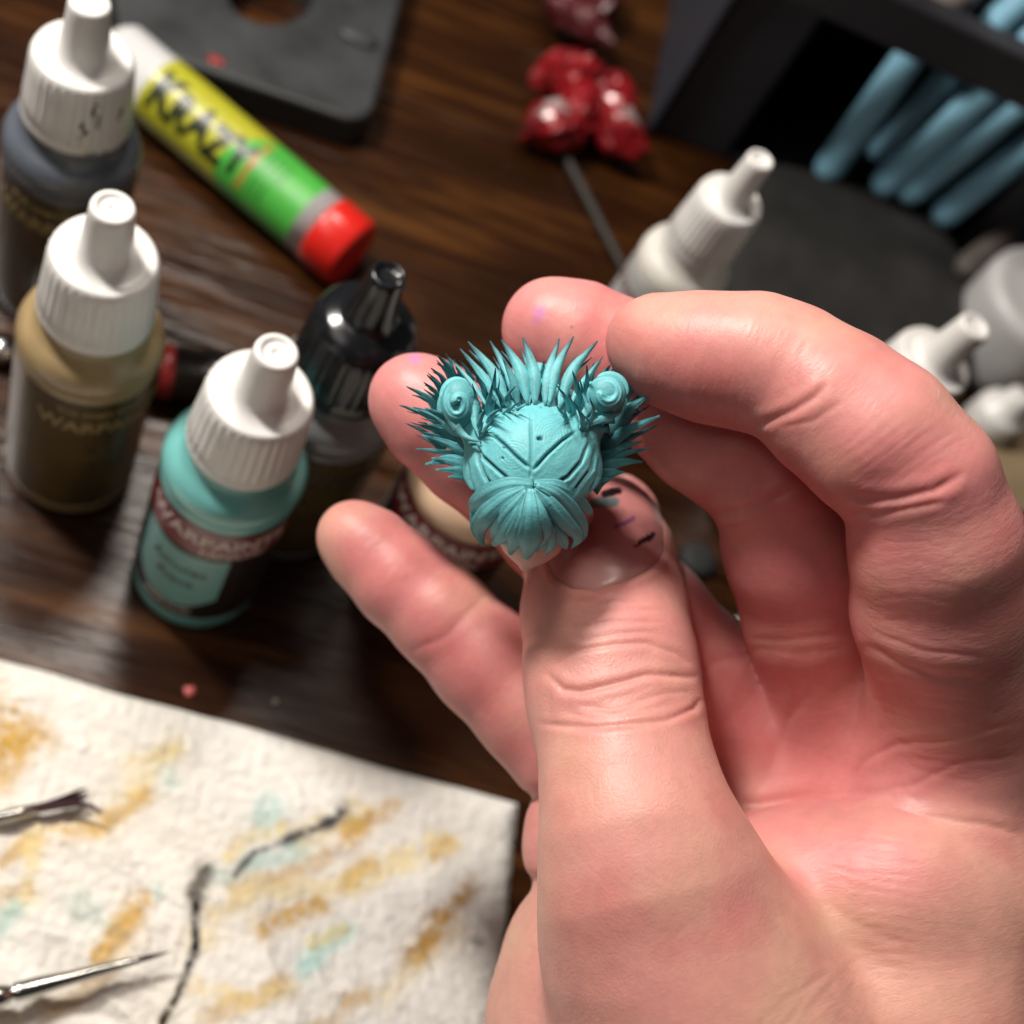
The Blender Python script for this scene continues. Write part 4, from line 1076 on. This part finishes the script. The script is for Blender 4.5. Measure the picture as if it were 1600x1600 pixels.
def skin_material():
    m = bpy.data.materials.new('skin'); m.use_nodes = True; nt = m.node_tree; N = nt.nodes; L = nt.links; b = N['Principled BSDF']
    a = N.new('ShaderNodeAttribute'); a.attribute_name = 'Col'; L.new(a.outputs['Color'], b.inputs['Base Color'])
    b.inputs['Subsurface Weight'].default_value = .55; b.inputs['Subsurface Radius'].default_value = (1.0, .32, .18); b.inputs['Subsurface Scale'].default_value = .0022
    b.inputs['Specular IOR Level'].default_value = .42
    tc = N.new('ShaderNodeTexCoord')
    wc = N.new('ShaderNodeAttribute'); wc.attribute_name = 'wc'; wr = N.new('ShaderNodeAttribute'); wr.attribute_name = 'wr'
    pa = N.new('ShaderNodeAttribute'); pa.attribute_name = 'pal'
    def noise(vec, sc, det=3, dist=0.0):
        n = N.new('ShaderNodeTexNoise'); n.inputs['Scale'].default_value = sc; n.inputs['Detail'].default_value = det; n.inputs['Distortion'].default_value = dist; L.new(vec, n.inputs['Vector']); return n.outputs['Fac']
    def mapv(vec, s):
        q = N.new('ShaderNodeMapping'); q.inputs['Scale'].default_value = s; L.new(vec, q.inputs['Vector']); return q.outputs['Vector']
    def math_(op, x, y):
        q = N.new('ShaderNodeMath'); q.operation = op
        for i, v in enumerate((x, y)):
            if isinstance(v, (int, float)): q.inputs[i].default_value = v
            else: L.new(v, q.inputs[i])
        return q.outputs[0]
    # transverse lines following each finger
    n1 = noise(mapv(wc.outputs['Vector'], (1.35, .42, 1)), 1.0, 3, .35)
    n2 = noise(mapv(wc.outputs['Vector'], (3.2, 1.1, 1)), 1.0, 2, .3)
    lines = math_('MULTIPLY', math_('ADD', math_('MULTIPLY', n1, 1.0), math_('MULTIPLY', n2, .5)), wr.outputs['Fac'])
    lines = math_('MULTIPLY', lines, math_('ADD', math_('MULTIPLY', pa.outputs['Fac'], .32), .16))
    # fine polygonal skin relief
    v = N.new('ShaderNodeTexVoronoi'); v.feature = 'DISTANCE_TO_EDGE'; v.inputs['Scale'].default_value = 1400
    L.new(mapv(tc.outputs['Object'], (1, 1, 1)), v.inputs['Vector'])
    vv = N.new('ShaderNodeMapRange'); vv.inputs['From Max'].default_value = .25; L.new(v.outputs['Distance'], vv.inputs['Value'])
    v2 = N.new('ShaderNodeTexVoronoi'); v2.feature = 'DISTANCE_TO_EDGE'; v2.inputs['Scale'].default_value = 1900; L.new(tc.outputs['Object'], v2.inputs['Vector'])
    v2m = N.new('ShaderNodeMapRange'); v2m.inputs['From Max'].default_value = .3; L.new(v2.outputs['Distance'], v2m.inputs['Value'])
    inv = math_('SUBTRACT', 1.15, pa.outputs['Fac'])
    poly = math_('MULTIPLY', math_('ADD', vv.outputs['Result'], math_('MULTIPLY', v2m.outputs['Result'], .6)), math_('ADD', math_('MULTIPLY', inv, .075), .02))
    fine = noise(tc.outputs['Object'], 4200, 3)
    h = math_('ADD', math_('ADD', math_('MULTIPLY', lines, 1.0), poly), math_('MULTIPLY', fine, .18))
    bp = N.new('ShaderNodeBump'); bp.inputs['Strength'].default_value = 1; bp.inputs['Distance'].default_value = .00013; L.new(h, bp.inputs['Height']); L.new(bp.outputs['Normal'], b.inputs['Normal'])
    r = noise(tc.outputs['Object'], 260, 4); rr = N.new('ShaderNodeMapRange'); rr.inputs['To Min'].default_value = .34; rr.inputs['To Max'].default_value = .56; L.new(r, rr.inputs['Value']); L.new(rr.outputs['Result'], b.inputs['Roughness'])
    return m

hand = build_hand()
tag(hand, 'right hand with pink skin pinching the turquoise-haired miniature head', 'hand')

def depth_on(chain, u, v, lo=140, hi=215):
    """first hit of the view ray with one chain"""
    D = np.full(np.shape(u), lo, float)
    for _ in range(60):
        P = np.stack([(u - 800) / FPX * D, (v - 800) / FPX * D, D], -1).astype(np.float32)
        s = chain.sdf(P); D = np.minimum(D + np.maximum(s, -.5) * .8, hi)
    return D

def thumbnail():
    NL = np.array(nail_outline(), float); c = np.array([945, 835.0])
    B2 = np.vstack([NL, NL[:1]]); seg = np.linalg.norm(np.diff(B2, axis=0), axis=1); cum = np.r_[0, np.cumsum(seg)]
    n = 120; o = np.array([[np.interp(s, cum, B2[:, k]) for k in (0, 1)] for s in np.linspace(0, cum[-1], n, endpoint=False)])
    for _ in range(3): o = (np.roll(o, 1, 0) + 2 * o + np.roll(o, -1, 0)) / 4
    rings = 40; UV = []
    for i in range(rings + 1):
        f = (i / rings) ** .8
        UV.append(c + (o - c) * f)
    UV = np.concatenate(UV)
    D = depth_on(thumb, UV[:, 0], UV[:, 1])
    f = np.repeat((np.arange(rings + 1) / rings) ** .8, n)
    lift = .27 * (1 - f ** 6) - .36 * f ** 14
    D2 = D - lift
    P = np.stack([(UV[:, 0] - 800) / FPX * D2, (UV[:, 1] - 800) / FPX * D2, D2], -1)
    F = []
    for i in range(rings):
        for j in range(n): k = (j + 1) % n; F.append((i * n + j, i * n + k, (i + 1) * n + k, (i + 1) * n + j))
    U, W_ = UV[:, 0], UV[:, 1]
    C = np.tile([.50, .20, .19], (len(U), 1))
    lun = np.clip(1.3 - (((U - 950) / 66) ** 2 + ((W_ - 915) / 46) ** 2) * 1.1, 0, 1) * .55; C = C * (1 - lun[:, None]) + np.array([.60, .36, .34]) * lun[:, None]
    nz = fbm(UV, .12, 3, 3)
    marks = [([(944, 772), (966, 767)], 6, (.008, .006, .006), 1), ([(1000, 848), (1012, 840), (1022, 834)], 3, (.006, .005, .006), 1), ([(1002, 846), (1016, 840)], 4.5, (.006, .005, .006), 1), ([(993, 854), (998, 852)], 2, (.01, .01, .01), .9),
             ([(925, 786), (960, 784)], 7.5, (.035, .14, .145), .85), ([(962, 823), (975, 818), (990, 809)], 3.6, (.16, .03, .18), .7)]
    for pts, w, c_, s in marks:
        d, _ = poly_dist(U + 2 * nz, W_ + 2 * nz, pts); a = np.clip(1.6 - (d / w) ** 2 * 1.1, 0, 1) * s; C = C * (1 - a[:, None]) + np.array(c_) * a[:, None]
    m = mat('nail', rough=.32, attr='Col', sss=.3, sssr=.0015, spec=.35, bump=.00004, bscale=900)
    link('thumbnail', cam2w(P), F, m, hand, cols=np.c_[C, np.ones(len(C))], mm=False)
thumbnail()
def index_nail():
    # nail on the far (upper) side of the index fingertip: a thin curved plate seen edge-on
    V = []; F = []; nu, nv = 16, 14
    for i in range(nu + 1):
        u = 996 + 66 * i / nu
        J = np.interp(u, [1020, 1058, 1112], [535, 548, 559]); Dm = np.interp(u, [1020, 1112], [172.5, 170]); r = np.interp(u, [996, 1020, 1058, 1112], [5.6, 6.0, 7.1, 7.85])
        c0 = pt(u, J, Dm)
        for j in range(nv + 1):
            t = -.25 + 1.6 * j / nv
            ee = max(0, 1 - ((i / nu - .5) * 2) ** 8) * max(0, 1 - ((j / nv - .5) * 2) ** 8)
            rr = r - .35 + .62 * ee; V.append(c0 + rr * np.array([0, -math.cos(t), math.sin(t)]))
    for i in range(nu):
        for j in range(nv): a = i * (nv + 1) + j; F.append((a, a + nv + 1, a + nv + 2, a + 1))
    link('fingernail', cam2w(np.array(V)), F, mat('index_nail', (.62, .36, .28), rough=.3, coat=.2, sss=.2, sssr=.001), hand, mm=False)
index_nail()

# =================================================================== MINIATURE HEAD
DOFF = -13.0
mini = empty('miniature_head', frame(np.array(cam2w(pt(832, 720, 184))) * 1000), 'turquoise-haired miniature head with two buns and spiky hair held by the fingertips', 'miniature')
MINV = mini.matrix_world.inverted()
Mi3 = np.array(MINV.to_3x3()); MiT = np.array(MINV.translation)
def m_local(P): return (np.asarray(cam2w(P)) @ Mi3.T + MiT)
HB = np.array([.155, .515, .56]); HD = np.array([.012, .035, .06]); HK = np.array([.03, .09, .10]); PUR = np.array([.06, .08, .20])
M_HAIR = mat('painted_hair', rough=.50, attr='Col', var=.07, vscale=900, bump=.00006, bscale=2600, spec=.35)
def hobj(name, P, F, C, parent=mini):
    return link(name, m_local(np.asarray(P)), F, M_HAIR, parent, cols=np.c_[C, np.ones(len(C))], mm=False)

hc = Chain([(832, 733, 184, 8.7), (832, 750, 185, 7.2)], k=2)
hb = Chain([(836, 655, 188, 5.2), (838, 600, 190.5, 2.8)], k=3)
hb2 = Chain([(795, 655, 188, 3.6), (878, 655, 188, 3.6)], k=3)
nl_ = Chain([(765, 690, 182, 3.0), (738, 662, 182.3, 2.2)], k=2)
nr_ = Chain([(900, 680, 182, 3.0), (926, 652, 182.3, 2.2)], k=2)
def hair_core():
    h = .22
    c0 = pt(832, 700, 184)
    ax = [np.arange(c0[0] - 12, c0[0] + 12, h, dtype=np.float32), np.arange(c0[1] - 13, c0[1] + 17, h, dtype=np.float32), np.arange(156, 190, h, dtype=np.float32)]
    F = smin(hc.grid(ax), smin(hb.grid(ax), hb2.grid(ax), 3), 2.6)
    F = smin(F, Chain([(814, 804, 181.8, 4.3), (846, 804, 181.8, 4.3)], k=2).grid(ax), .5)
    F = smin(F, nl_.grid(ax), 1.0); F = smin(F, nr_.grid(ax), 1.0)
    V, Q = surface_nets(F, ax); V = laplace(V, Q, 2, .5)
    me = mesh_np('hair_cap', V, Q); me = subdivide(me, 1); V, Nn = get_vn(me)
    U = V[:, 0] / V[:, 2] * FPX + 800; W_ = V[:, 1] / V[:, 2] * FPX + 800; face = (-Nn[:, 2] > -.2)
    C = np.tile(HB, (len(V), 1)); disp = np.zeros(len(V))
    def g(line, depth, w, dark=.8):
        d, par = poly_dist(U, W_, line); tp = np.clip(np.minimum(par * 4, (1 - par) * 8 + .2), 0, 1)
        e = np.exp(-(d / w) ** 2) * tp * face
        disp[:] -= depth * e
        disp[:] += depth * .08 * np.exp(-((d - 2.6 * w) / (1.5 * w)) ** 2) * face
        a = np.clip(dark * np.exp(-(d / (w * .8)) ** 2) * tp * face, 0, 1)[:, None]; C[:] = C * (1 - a) + HK * a  # groove wash: dark paint that also deepens the recess shade by colour
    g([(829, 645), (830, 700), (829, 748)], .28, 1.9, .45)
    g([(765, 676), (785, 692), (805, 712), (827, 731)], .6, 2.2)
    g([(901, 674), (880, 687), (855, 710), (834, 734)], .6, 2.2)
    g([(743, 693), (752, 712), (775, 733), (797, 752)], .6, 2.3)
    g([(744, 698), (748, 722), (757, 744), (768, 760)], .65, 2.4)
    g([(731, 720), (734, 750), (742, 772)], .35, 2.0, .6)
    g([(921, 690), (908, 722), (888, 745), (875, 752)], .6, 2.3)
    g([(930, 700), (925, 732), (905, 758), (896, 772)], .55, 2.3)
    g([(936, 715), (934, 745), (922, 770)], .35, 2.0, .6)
    # stepped print layers, pore
    for (x, y, r) in [(838, 597, 0)]: pass
    ring_ = (np.hypot((U - 862), (W_ - 680)) % 4.6) / 4.6
    disp += .018 * np.sin(ring_ * 2 * pi) * (np.hypot(U - 862, W_ - 680) < 30) * face
    ring2 = (np.hypot((U - 800) * .8, (W_ - 712)) % 4.6) / 4.6
    disp += .018 * np.sin(ring2 * 2 * pi) * (np.hypot(U - 800, W_ - 712) < 26) * face
    for (x, y, r) in [(845, 685, 3.2), (841, 685, 2.4), (846, 636, 1.2), (787, 699, 1.6), (785, 716, 1.6)]:
        a = np.exp(-((U - x) ** 2 + (W_ - y) ** 2) / r ** 2) * face; disp -= .35 * a; C = C * (1 - .9 * a[:, None]) + HD * .9 * a[:, None]
    for (x, y, sx, sy, s) in [(826, 578, 6, 12, .7), (864, 590, 6, 12, .6), (812, 588, 7, 8, .35), (772, 610, 12, 6, .3)]:
        a = s * np.exp(-((U - x) / sx) ** 2 - ((W_ - y) / sy) ** 2); C = C * (1 - a[:, None]) + PUR * a[:, None]
    C = C * (1 + .10 * fbm(V, .8, 3, 6))[:, None]
    disp += .03 * fbm(V, 1.2, 3, 5)
    V = V + Nn * disp[:, None]
    me.vertices.foreach_set('co', m_local(V).astype(np.float32).ravel())
    a = me.color_attributes.new('Col', 'FLOAT_COLOR', 'POINT'); a.data.foreach_set('color', np.c_[C, np.ones(len(C))].astype(np.float32).ravel())
    me.materials.append(M_HAIR); me.update(); o = bpy.data.objects.new('hair_cap', me); COL.objects.link(o); o.parent = mini
hair_core()

def spike(tip, base, wpx=16, Dt=None, Db=186.0, bend=0.0, flat=.75, tipdark=.85, name='hair_spike', mid=None, out=0.0, wmid=None, rise=False, groove=.0, blunt=.09):
    """one tapering lock from base pixel to tip pixel"""
    Dt = min(183.0 if Dt is None else Dt, 185.0); Db = min(Db, 187.0); wpx = wpx * .98
    b = np.array(base, float); t = np.array(tip, float); d = t - b; n = np.array([-d[1], d[0]]) / (np.linalg.norm(d) + 1e-6)
    if mid is None: m = (b + t) / 2 + n * bend
    else: m = np.array(mid, float)
    D3 = [Db, (Db + Dt) / 2 - out, Dt]
    P = bez([pt(*b, D3[0]), pt(*m, D3[1]), pt(*t, D3[2])], 13)
    s = np.linspace(0, 1, 13); w = wpx / 2 * Db / FPX
    prof = .80 * np.clip(1 - s, 0, 1) ** .66 + .30 * np.clip(1 - s, 0, 1) ** 3
    if rise: prof = prof * np.clip(s * 2.4 + .05, 0, 1) * 1.15
    prof = np.maximum(prof, blunt) * w
    V, F = tube(P, prof, 14, flat=flat, nrm=(0, 0, -1), groove=groove)
    V = np.array(V); V[:, 2] -= .05 * np.sin(np.tile(np.arange(14) / 14 * 2 * pi, 13) * 4 + b[0]) * (np.repeat(prof, 14) > .25); V += .07 * np.stack([fbm(V, 1.1, 2, 3), fbm(V, 1.1, 2, 4), fbm(V, 1.1, 2, 5)], 1)
    S = np.repeat(s, 14)
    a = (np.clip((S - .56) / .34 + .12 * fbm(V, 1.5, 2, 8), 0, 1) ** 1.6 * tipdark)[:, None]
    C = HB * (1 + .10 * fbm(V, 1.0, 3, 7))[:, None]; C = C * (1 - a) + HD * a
    lo = (.62 * np.clip(1 - S * 3.2, 0, 1) * (0 if rise else 1) + .45 * np.clip(fbm(V, 1.2, 3, 15), 0, 1) + (.30 if abs(b[0] - 835) > 95 else .06))[:, None]; C = C * (1 - lo) + HK * lo  # dark wash; its root part puts occlusion-like shade into the colour
    return hobj(name, V, F, C)

L_ = [  # left and top: tip, base, width, depth tip, depth base, bend
    ((817, 527), (836, 596), 26, 183, 187, 5), ((784, 531), (815, 594), 28, 183, 187, 7), ((766, 533), (790, 590), 22, 185, 189, 4),
    ((732, 534), (765, 592), 24, 183, 188, 6), ((719, 545), (742, 592), 18, 182, 187, 4), ((683, 555), (712, 600), 19, 182, 187, 5),
    ((673, 575), (700, 614), 15, 182, 187, 6), ((667, 586), (696, 626), 15, 182, 187, 5), ((662, 597), (694, 640), 15, 182, 188, 6), ((635, 604), (690, 648), 17, 183, 188, 7),
    ((624, 633), (712, 688), 19, 183, 189, 10), ((646, 636), (690, 668), 16, 184, 189, 6), ((633, 661), (690, 700), 14, 186, 190, 5),
    ((785, 558), (790, 600), 17, 179, 186, 3), ((774, 575), (778, 640), 16, 177, 184, -4), ((740, 580), (762, 640), 17, 177, 184, 6), ((806, 604), (786, 645), 12, 177, 183, -6),
    ((811, 629), (782, 655), 12, 176, 182, -2), ((824, 631), (808, 640), 5, 176, 178, 0), ((784, 638), (764, 668), 15, 175, 181, -7), ((749, 550), (762, 585), 12, 187, 189, 2), ((709, 562), (722, 600), 13, 184, 188, 3), ((701, 558), (714, 600), 11, 185, 188, 3),
    ((770, 600), (762, 655), 15, 176, 182, -2), ((738, 600), (750, 660), 13, 178, 183, 2), ((757, 640), (748, 690), 17, 176, 181, -4), ((772, 655), (752, 692), 13, 176, 180, -5),
    ((641, 660), (706, 690), 12, 185, 190, 5), ((697, 552), (710, 590), 9, 186, 189, 2), ((653, 640), (700, 678), 12, 182, 188, 6),
]
def flow(t, b, w, dt, db, bd):
    b = np.array(b, float)
    if t[1] < 560 and 700 < t[0] < 965 and db >= 184:
        b = b + np.array([.42, .80]) * (np.array([838, 640 + .10 * abs(b[0] - 838)]) - b); w = w * 1.1; db = 179.8
        return spike(t, tuple(b), w, dt, db, bd * 1.3, out=.0, rise=True)
    return spike(t, tuple(b), w, dt, db, bd)
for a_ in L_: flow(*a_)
R_l = [
    ((874, 529), (862, 600), 22, 183, 187, -4), ((896, 526), (872, 600), 23, 183, 187, -7), ((900, 560), (888, 596), 13, 185, 188, -2), ((850, 563), (846, 592), 12, 188, 189, 0),
    ((934, 533), (902, 598), 24, 183, 188, -9), ((943, 556), (924, 600), 14, 184, 188, -3), ((953, 570), (940, 600), 16, 182, 187, -2), ((961, 565), (952, 596), 10, 185, 188, -1),
    ((973, 574), (964, 598), 10, 186, 188, -1), ((987, 576), (972, 606), 13, 186, 189, -3), ((992, 589), (976, 624), 13, 182, 187, -4), ((1008, 612), (968, 660), 17, 185, 189, -5),
    ((1021, 614), (965, 672), 20, 184, 189, -6), ((1014, 622), (960, 664), 16, 183, 187, -9), ((917, 570), (911, 635), 16, 177, 184, 3), ((895, 580), (903, 640), 15, 177, 184, 3), ((904, 597), (900, 650), 13, 176, 183, 2),
    ((870, 602), (892, 656), 14, 176, 182, 6), ((868, 633), (892, 664), 8, 176, 181, 2), ((871, 640), (895, 668), 8, 176, 181, 2), ((875, 648), (898, 674), 7, 176, 181, 2),
    ((896, 627), (905, 682), 14, 175, 180, 9), ((888, 614), (898, 660), 10, 176, 182, 3), ((922, 621), (915, 668), 11, 175, 180, 9), ((882, 634), (884, 650), 5, 175, 178, 0), ((1000, 600), (972, 640), 12, 186, 189, -4),
]
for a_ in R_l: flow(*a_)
# thinner locks filling in between
for lst, sgn in ((L_, 1), (R_l, -1)):
    for (t, b, w, dt, db, bd) in lst:
        if w < 12: continue
        for q in range(2):
            jx, jy = random.uniform(-9, 9), random.uniform(-3, 9); f = random.uniform(.62, .9)
            t2 = (b[0] + (t[0] - b[0]) * f + jx, b[1] + (t[1] - b[1]) * f + jy)
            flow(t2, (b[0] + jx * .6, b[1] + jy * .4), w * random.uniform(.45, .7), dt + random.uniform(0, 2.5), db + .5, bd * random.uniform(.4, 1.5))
# broad side blades
def blade(tip, base, w, dt, db, bd, **k): return spike(tip, base, w, dt - 3, db - 2, bd, flat=.28, tipdark=k.pop('td', .35), name='hair_blade', groove=.25, blunt=.12, **k)
blade((664, 638), (738, 690), 30, 181, 186, 8); blade((668, 662), (742, 702), 26, 184, 188, 6); blade((660, 680), (742, 716), 22, 187, 190, 4)
blade((650, 701), (742, 722), 18, 188, 192, 4, td=.7); blade((664, 726), (742, 730), 30, 188, 192, 10); blade((681, 734), (744, 744), 24, 190, 193, 4); blade((700, 745), (748, 752), 22, 190, 193, 3); blade((674, 716), (742, 736), 26, 189, 192, 6)
blade((1021, 612), (950, 682), 26, 185, 188, -7, td=.6); blade((1031, 650), (938, 702), 27, 185, 189, -5, td=.5); blade((1026, 665), (938, 712), 20, 188, 191, -3, td=.6); blade((1017, 700), (938, 722), 17, 190, 193, -3, td=.8)
blade((1004, 722), (936, 736), 26, 190, 193, -7); blade((975, 738), (934, 746), 26, 191, 194, -3); blade((955, 748), (926, 762), 24, 191, 194, -2); blade((1003, 690), (936, 716), 22, 189, 192, -3)

# buns: coils of rope-like hair wound on themselves
def bun(cu, cv, D, rx, ry, turns, phase, hand_, rt, start=.15):
    e = bpy.data.objects.new('hair_bun', None); COL.objects.link(e); e.parent = mini; e.empty_display_size = .001
    # core dome
    n = 28; m = 16; V = []; k = D / FPX
    for i in range(m + 1):
        a = i / m * pi
        for j in range(n):
            t = 2 * pi * j / n
            V.append(pt(cu, cv, D) + np.array([rx * k * .78 * math.sin(a) * math.cos(t), ry * k * .78 * math.sin(a) * math.sin(t), -1.7 * math.cos(a)]))
    F = [(i * n + j, i * n + (j + 1) % n, (i + 1) * n + (j + 1) % n, (i + 1) * n + j) for i in range(m) for j in range(n)]
    V = np.array(V); hobj('bun_core', V, F, np.tile(HB * .8, (len(V), 1)), e)
    # spiral rope
    N_ = 60; P = []; R = []
    for i in range(N_):
        s = i / (N_ - 1); f = 1 - (1 - start) * s; a = phase + hand_ * 2 * pi * turns * s
        P.append(pt(cu + rx * f * .74 * math.cos(a), cv + ry * f * .74 * math.sin(a), D + .8 - 2.7 * (1 - f ** 2)))
        R.append(rt * (1.0 - .15 * s) * min(1, (i + 1) / 6) * min(1, (N_ - i) / 5 + .25))
    V, F = tube(P, R, 36, nrm=(0, 0, -1), groove=.22); V = np.array(V); C = np.tile(HB, (len(V), 1)) * (1 + .08 * fbm(V, .9, 3, 2))[:, None]
    hobj('bun_coil', V, F, C, e)
bun(716, 630, 180.2, 33, 45, 1.9, 2.2, -1, .74, .16)
bun(948, 616, 180.2, 37, 36, 1.5, .6, 1, .80, .26)
# loose wraps hugging the buns
for (cu, cv, rx, ry, a0, a1, dd) in [(716, 630, 27, 38, 1.0, 3.6, 180.4), (716, 634, 29, 41, -.3, 2.3, 181), (716, 632, 27, 36, 3.3, 5.4, 180.7), (948, 617, 30, 30, 0.2, 2.8, 180.4), (948, 620, 32, 34, 1.4, 3.9, 181), (948, 616, 30, 29, 4.2, 6.4, 180.7)]:
    aa = np.linspace(a0, a1, 16); P = [pt(cu + rx * math.cos(a), cv + ry * math.sin(a), dd + .6 * math.sin((a - a0) * 1.2)) for a in aa]
    V, F = tube(P, .66 * np.sin(np.linspace(.12, pi * .97, 16)) ** .6, 14, flat=.8, nrm=(0, 0, -1), groove=.12)
    V = np.array(V); hobj('bun_wrap', V, F, np.tile(HB, (len(V), 1)) * (1 + .1 * fbm(V, 1, 3, 2))[:, None])
# wrapped roots below the buns
for (t, b, w, dt, db, bd) in [((742, 690), (700, 640), 20, 179, 180, 8), ((752, 690), (712, 668), 16, 178, 179, 5), ((748, 684), (742, 628), 18, 178, 180, 4), ((905, 678), (958, 652), 18, 179, 180, 6), ((903, 672), (968, 636), 14, 180, 180, 12), ((918, 682), (950, 668), 15, 180, 181, 4), ((905, 672), (922, 634), 17, 178, 179, 3)]:
    spike(t, b, w, dt, db, bd, tipdark=.15, name='bun_root')

# fringe: overlapping locks fanning from the parting
def lock(pts, widths, flat=.40, groove=.10, tipdark=.35, name='fringe_lock', off=0.0):
    off = random.uniform(-.25, .3)
    P = bez([pt(u, v, D - off) for (u, v, D) in pts], 22); m = 22
    w = np.interp(np.linspace(0, 1, m), np.linspace(0, 1, len(widths)), widths) / 2 * 180 / FPX
    n = 22; V, F = tube(P, w, n, flat=np.minimum(1, flat + .15 * (w < .5)), nrm=(0, 0, -1), groove=groove); V = np.array(V)
    # fine combed lines
    th = np.tile(np.arange(n) / n * 2 * pi, m); V[:, 2] += .05 * np.sin(th * 7 + 2 * np.repeat(np.linspace(0, 1, m), n)) * (np.repeat(w, n) > .4)
    S = np.repeat(np.linspace(0, 1, m), n); C = HB * (1 + .10 * fbm(V, 1.0, 3, 9))[:, None]
    a = (np.clip((S - .85) / .15, 0, 1) * tipdark)[:, None]; C = C * (1 - a) + HD * a
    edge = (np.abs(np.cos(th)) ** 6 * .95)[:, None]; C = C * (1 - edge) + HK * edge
    return hobj(name, V, F, C)
ap = (828, 757, 175.2)
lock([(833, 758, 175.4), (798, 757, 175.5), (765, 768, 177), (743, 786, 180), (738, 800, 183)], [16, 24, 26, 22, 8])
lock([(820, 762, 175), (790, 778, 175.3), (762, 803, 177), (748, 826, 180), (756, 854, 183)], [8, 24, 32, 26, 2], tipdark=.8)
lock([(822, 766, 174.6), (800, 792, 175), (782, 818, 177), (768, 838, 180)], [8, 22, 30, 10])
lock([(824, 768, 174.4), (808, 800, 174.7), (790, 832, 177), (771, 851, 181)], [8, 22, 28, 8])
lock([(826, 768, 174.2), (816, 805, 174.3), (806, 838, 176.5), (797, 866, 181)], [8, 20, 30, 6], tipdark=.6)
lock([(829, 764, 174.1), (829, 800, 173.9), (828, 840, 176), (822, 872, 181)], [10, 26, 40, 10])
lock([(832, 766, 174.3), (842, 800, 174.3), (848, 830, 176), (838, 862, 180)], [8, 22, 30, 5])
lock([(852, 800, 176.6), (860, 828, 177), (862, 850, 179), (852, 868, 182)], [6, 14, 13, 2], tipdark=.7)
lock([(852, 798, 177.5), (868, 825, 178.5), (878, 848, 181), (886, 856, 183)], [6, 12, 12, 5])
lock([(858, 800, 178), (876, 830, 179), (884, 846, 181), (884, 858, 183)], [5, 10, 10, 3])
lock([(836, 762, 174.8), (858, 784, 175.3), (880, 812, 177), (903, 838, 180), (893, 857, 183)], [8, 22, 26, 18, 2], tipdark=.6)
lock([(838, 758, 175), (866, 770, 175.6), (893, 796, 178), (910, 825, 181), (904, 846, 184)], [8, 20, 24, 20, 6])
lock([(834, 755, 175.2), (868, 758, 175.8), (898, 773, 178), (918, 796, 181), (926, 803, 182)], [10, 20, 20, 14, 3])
lock([(738, 800, 183), (742, 822, 184), (752, 842, 185)], [8, 14, 6])
lock([(905, 815, 182), (912, 834, 184), (900, 852, 185)], [8, 14, 4])

# face: forehead, cheeks and the pointed nose seen from above
def face():
    f1 = Chain([(830, 810, 187, 5.8), (830, 830, 187.5, 4.3)], k=2); f2 = Chain([(828, 848, 187.5, 3.4), (821, 884, 188, .65)], k=1.5); f3 = Chain([(808, 848, 190.5, 2.0), (856, 848, 190.5, 2.0)], k=2)
    h = .2; c0 = pt(830, 845, 188); ax = [np.arange(c0[0] - 9, c0[0] + 9, h, dtype=np.float32), np.arange(c0[1] - 10, c0[1] + 7, h, dtype=np.float32), np.arange(163, 190, h, dtype=np.float32)]
    F = smin(smin(f1.grid(ax), f2.grid(ax), 1.4), f3.grid(ax), 1.5); V, Q = surface_nets(F, ax); V = laplace(V, Q, 2, .5)
    me = mesh_np('face', m_local(V), Q); me.materials.append(mat('miniature_skin_paint', (.80, .56, .46), rough=.45, var=.06, vscale=900, bump=.00004, bscale=2500))
    o = bpy.data.objects.new('face', me); COL.objects.link(o); o.parent = mini
face()
V, F = lathe([(2.4, 0), (2.6, 1), (2.4, 11), (1.6, 12)], 20)
a_ = pt(880, 790, 186); q_ = pt(905, 810, 200); ax_ = (q_ - a_) / np.linalg.norm(q_ - a_); s_ = np.cross(ax_, [0, 1, 0]); s_ /= np.linalg.norm(s_); r_ = np.cross(ax_, s_)
link('neck_peg', m_local(np.array([a_ + x * s_ + y * r_ + z * ax_ for x, y, z in V])), F, bpy.data.materials['miniature_skin_paint'], mini, mm=False)
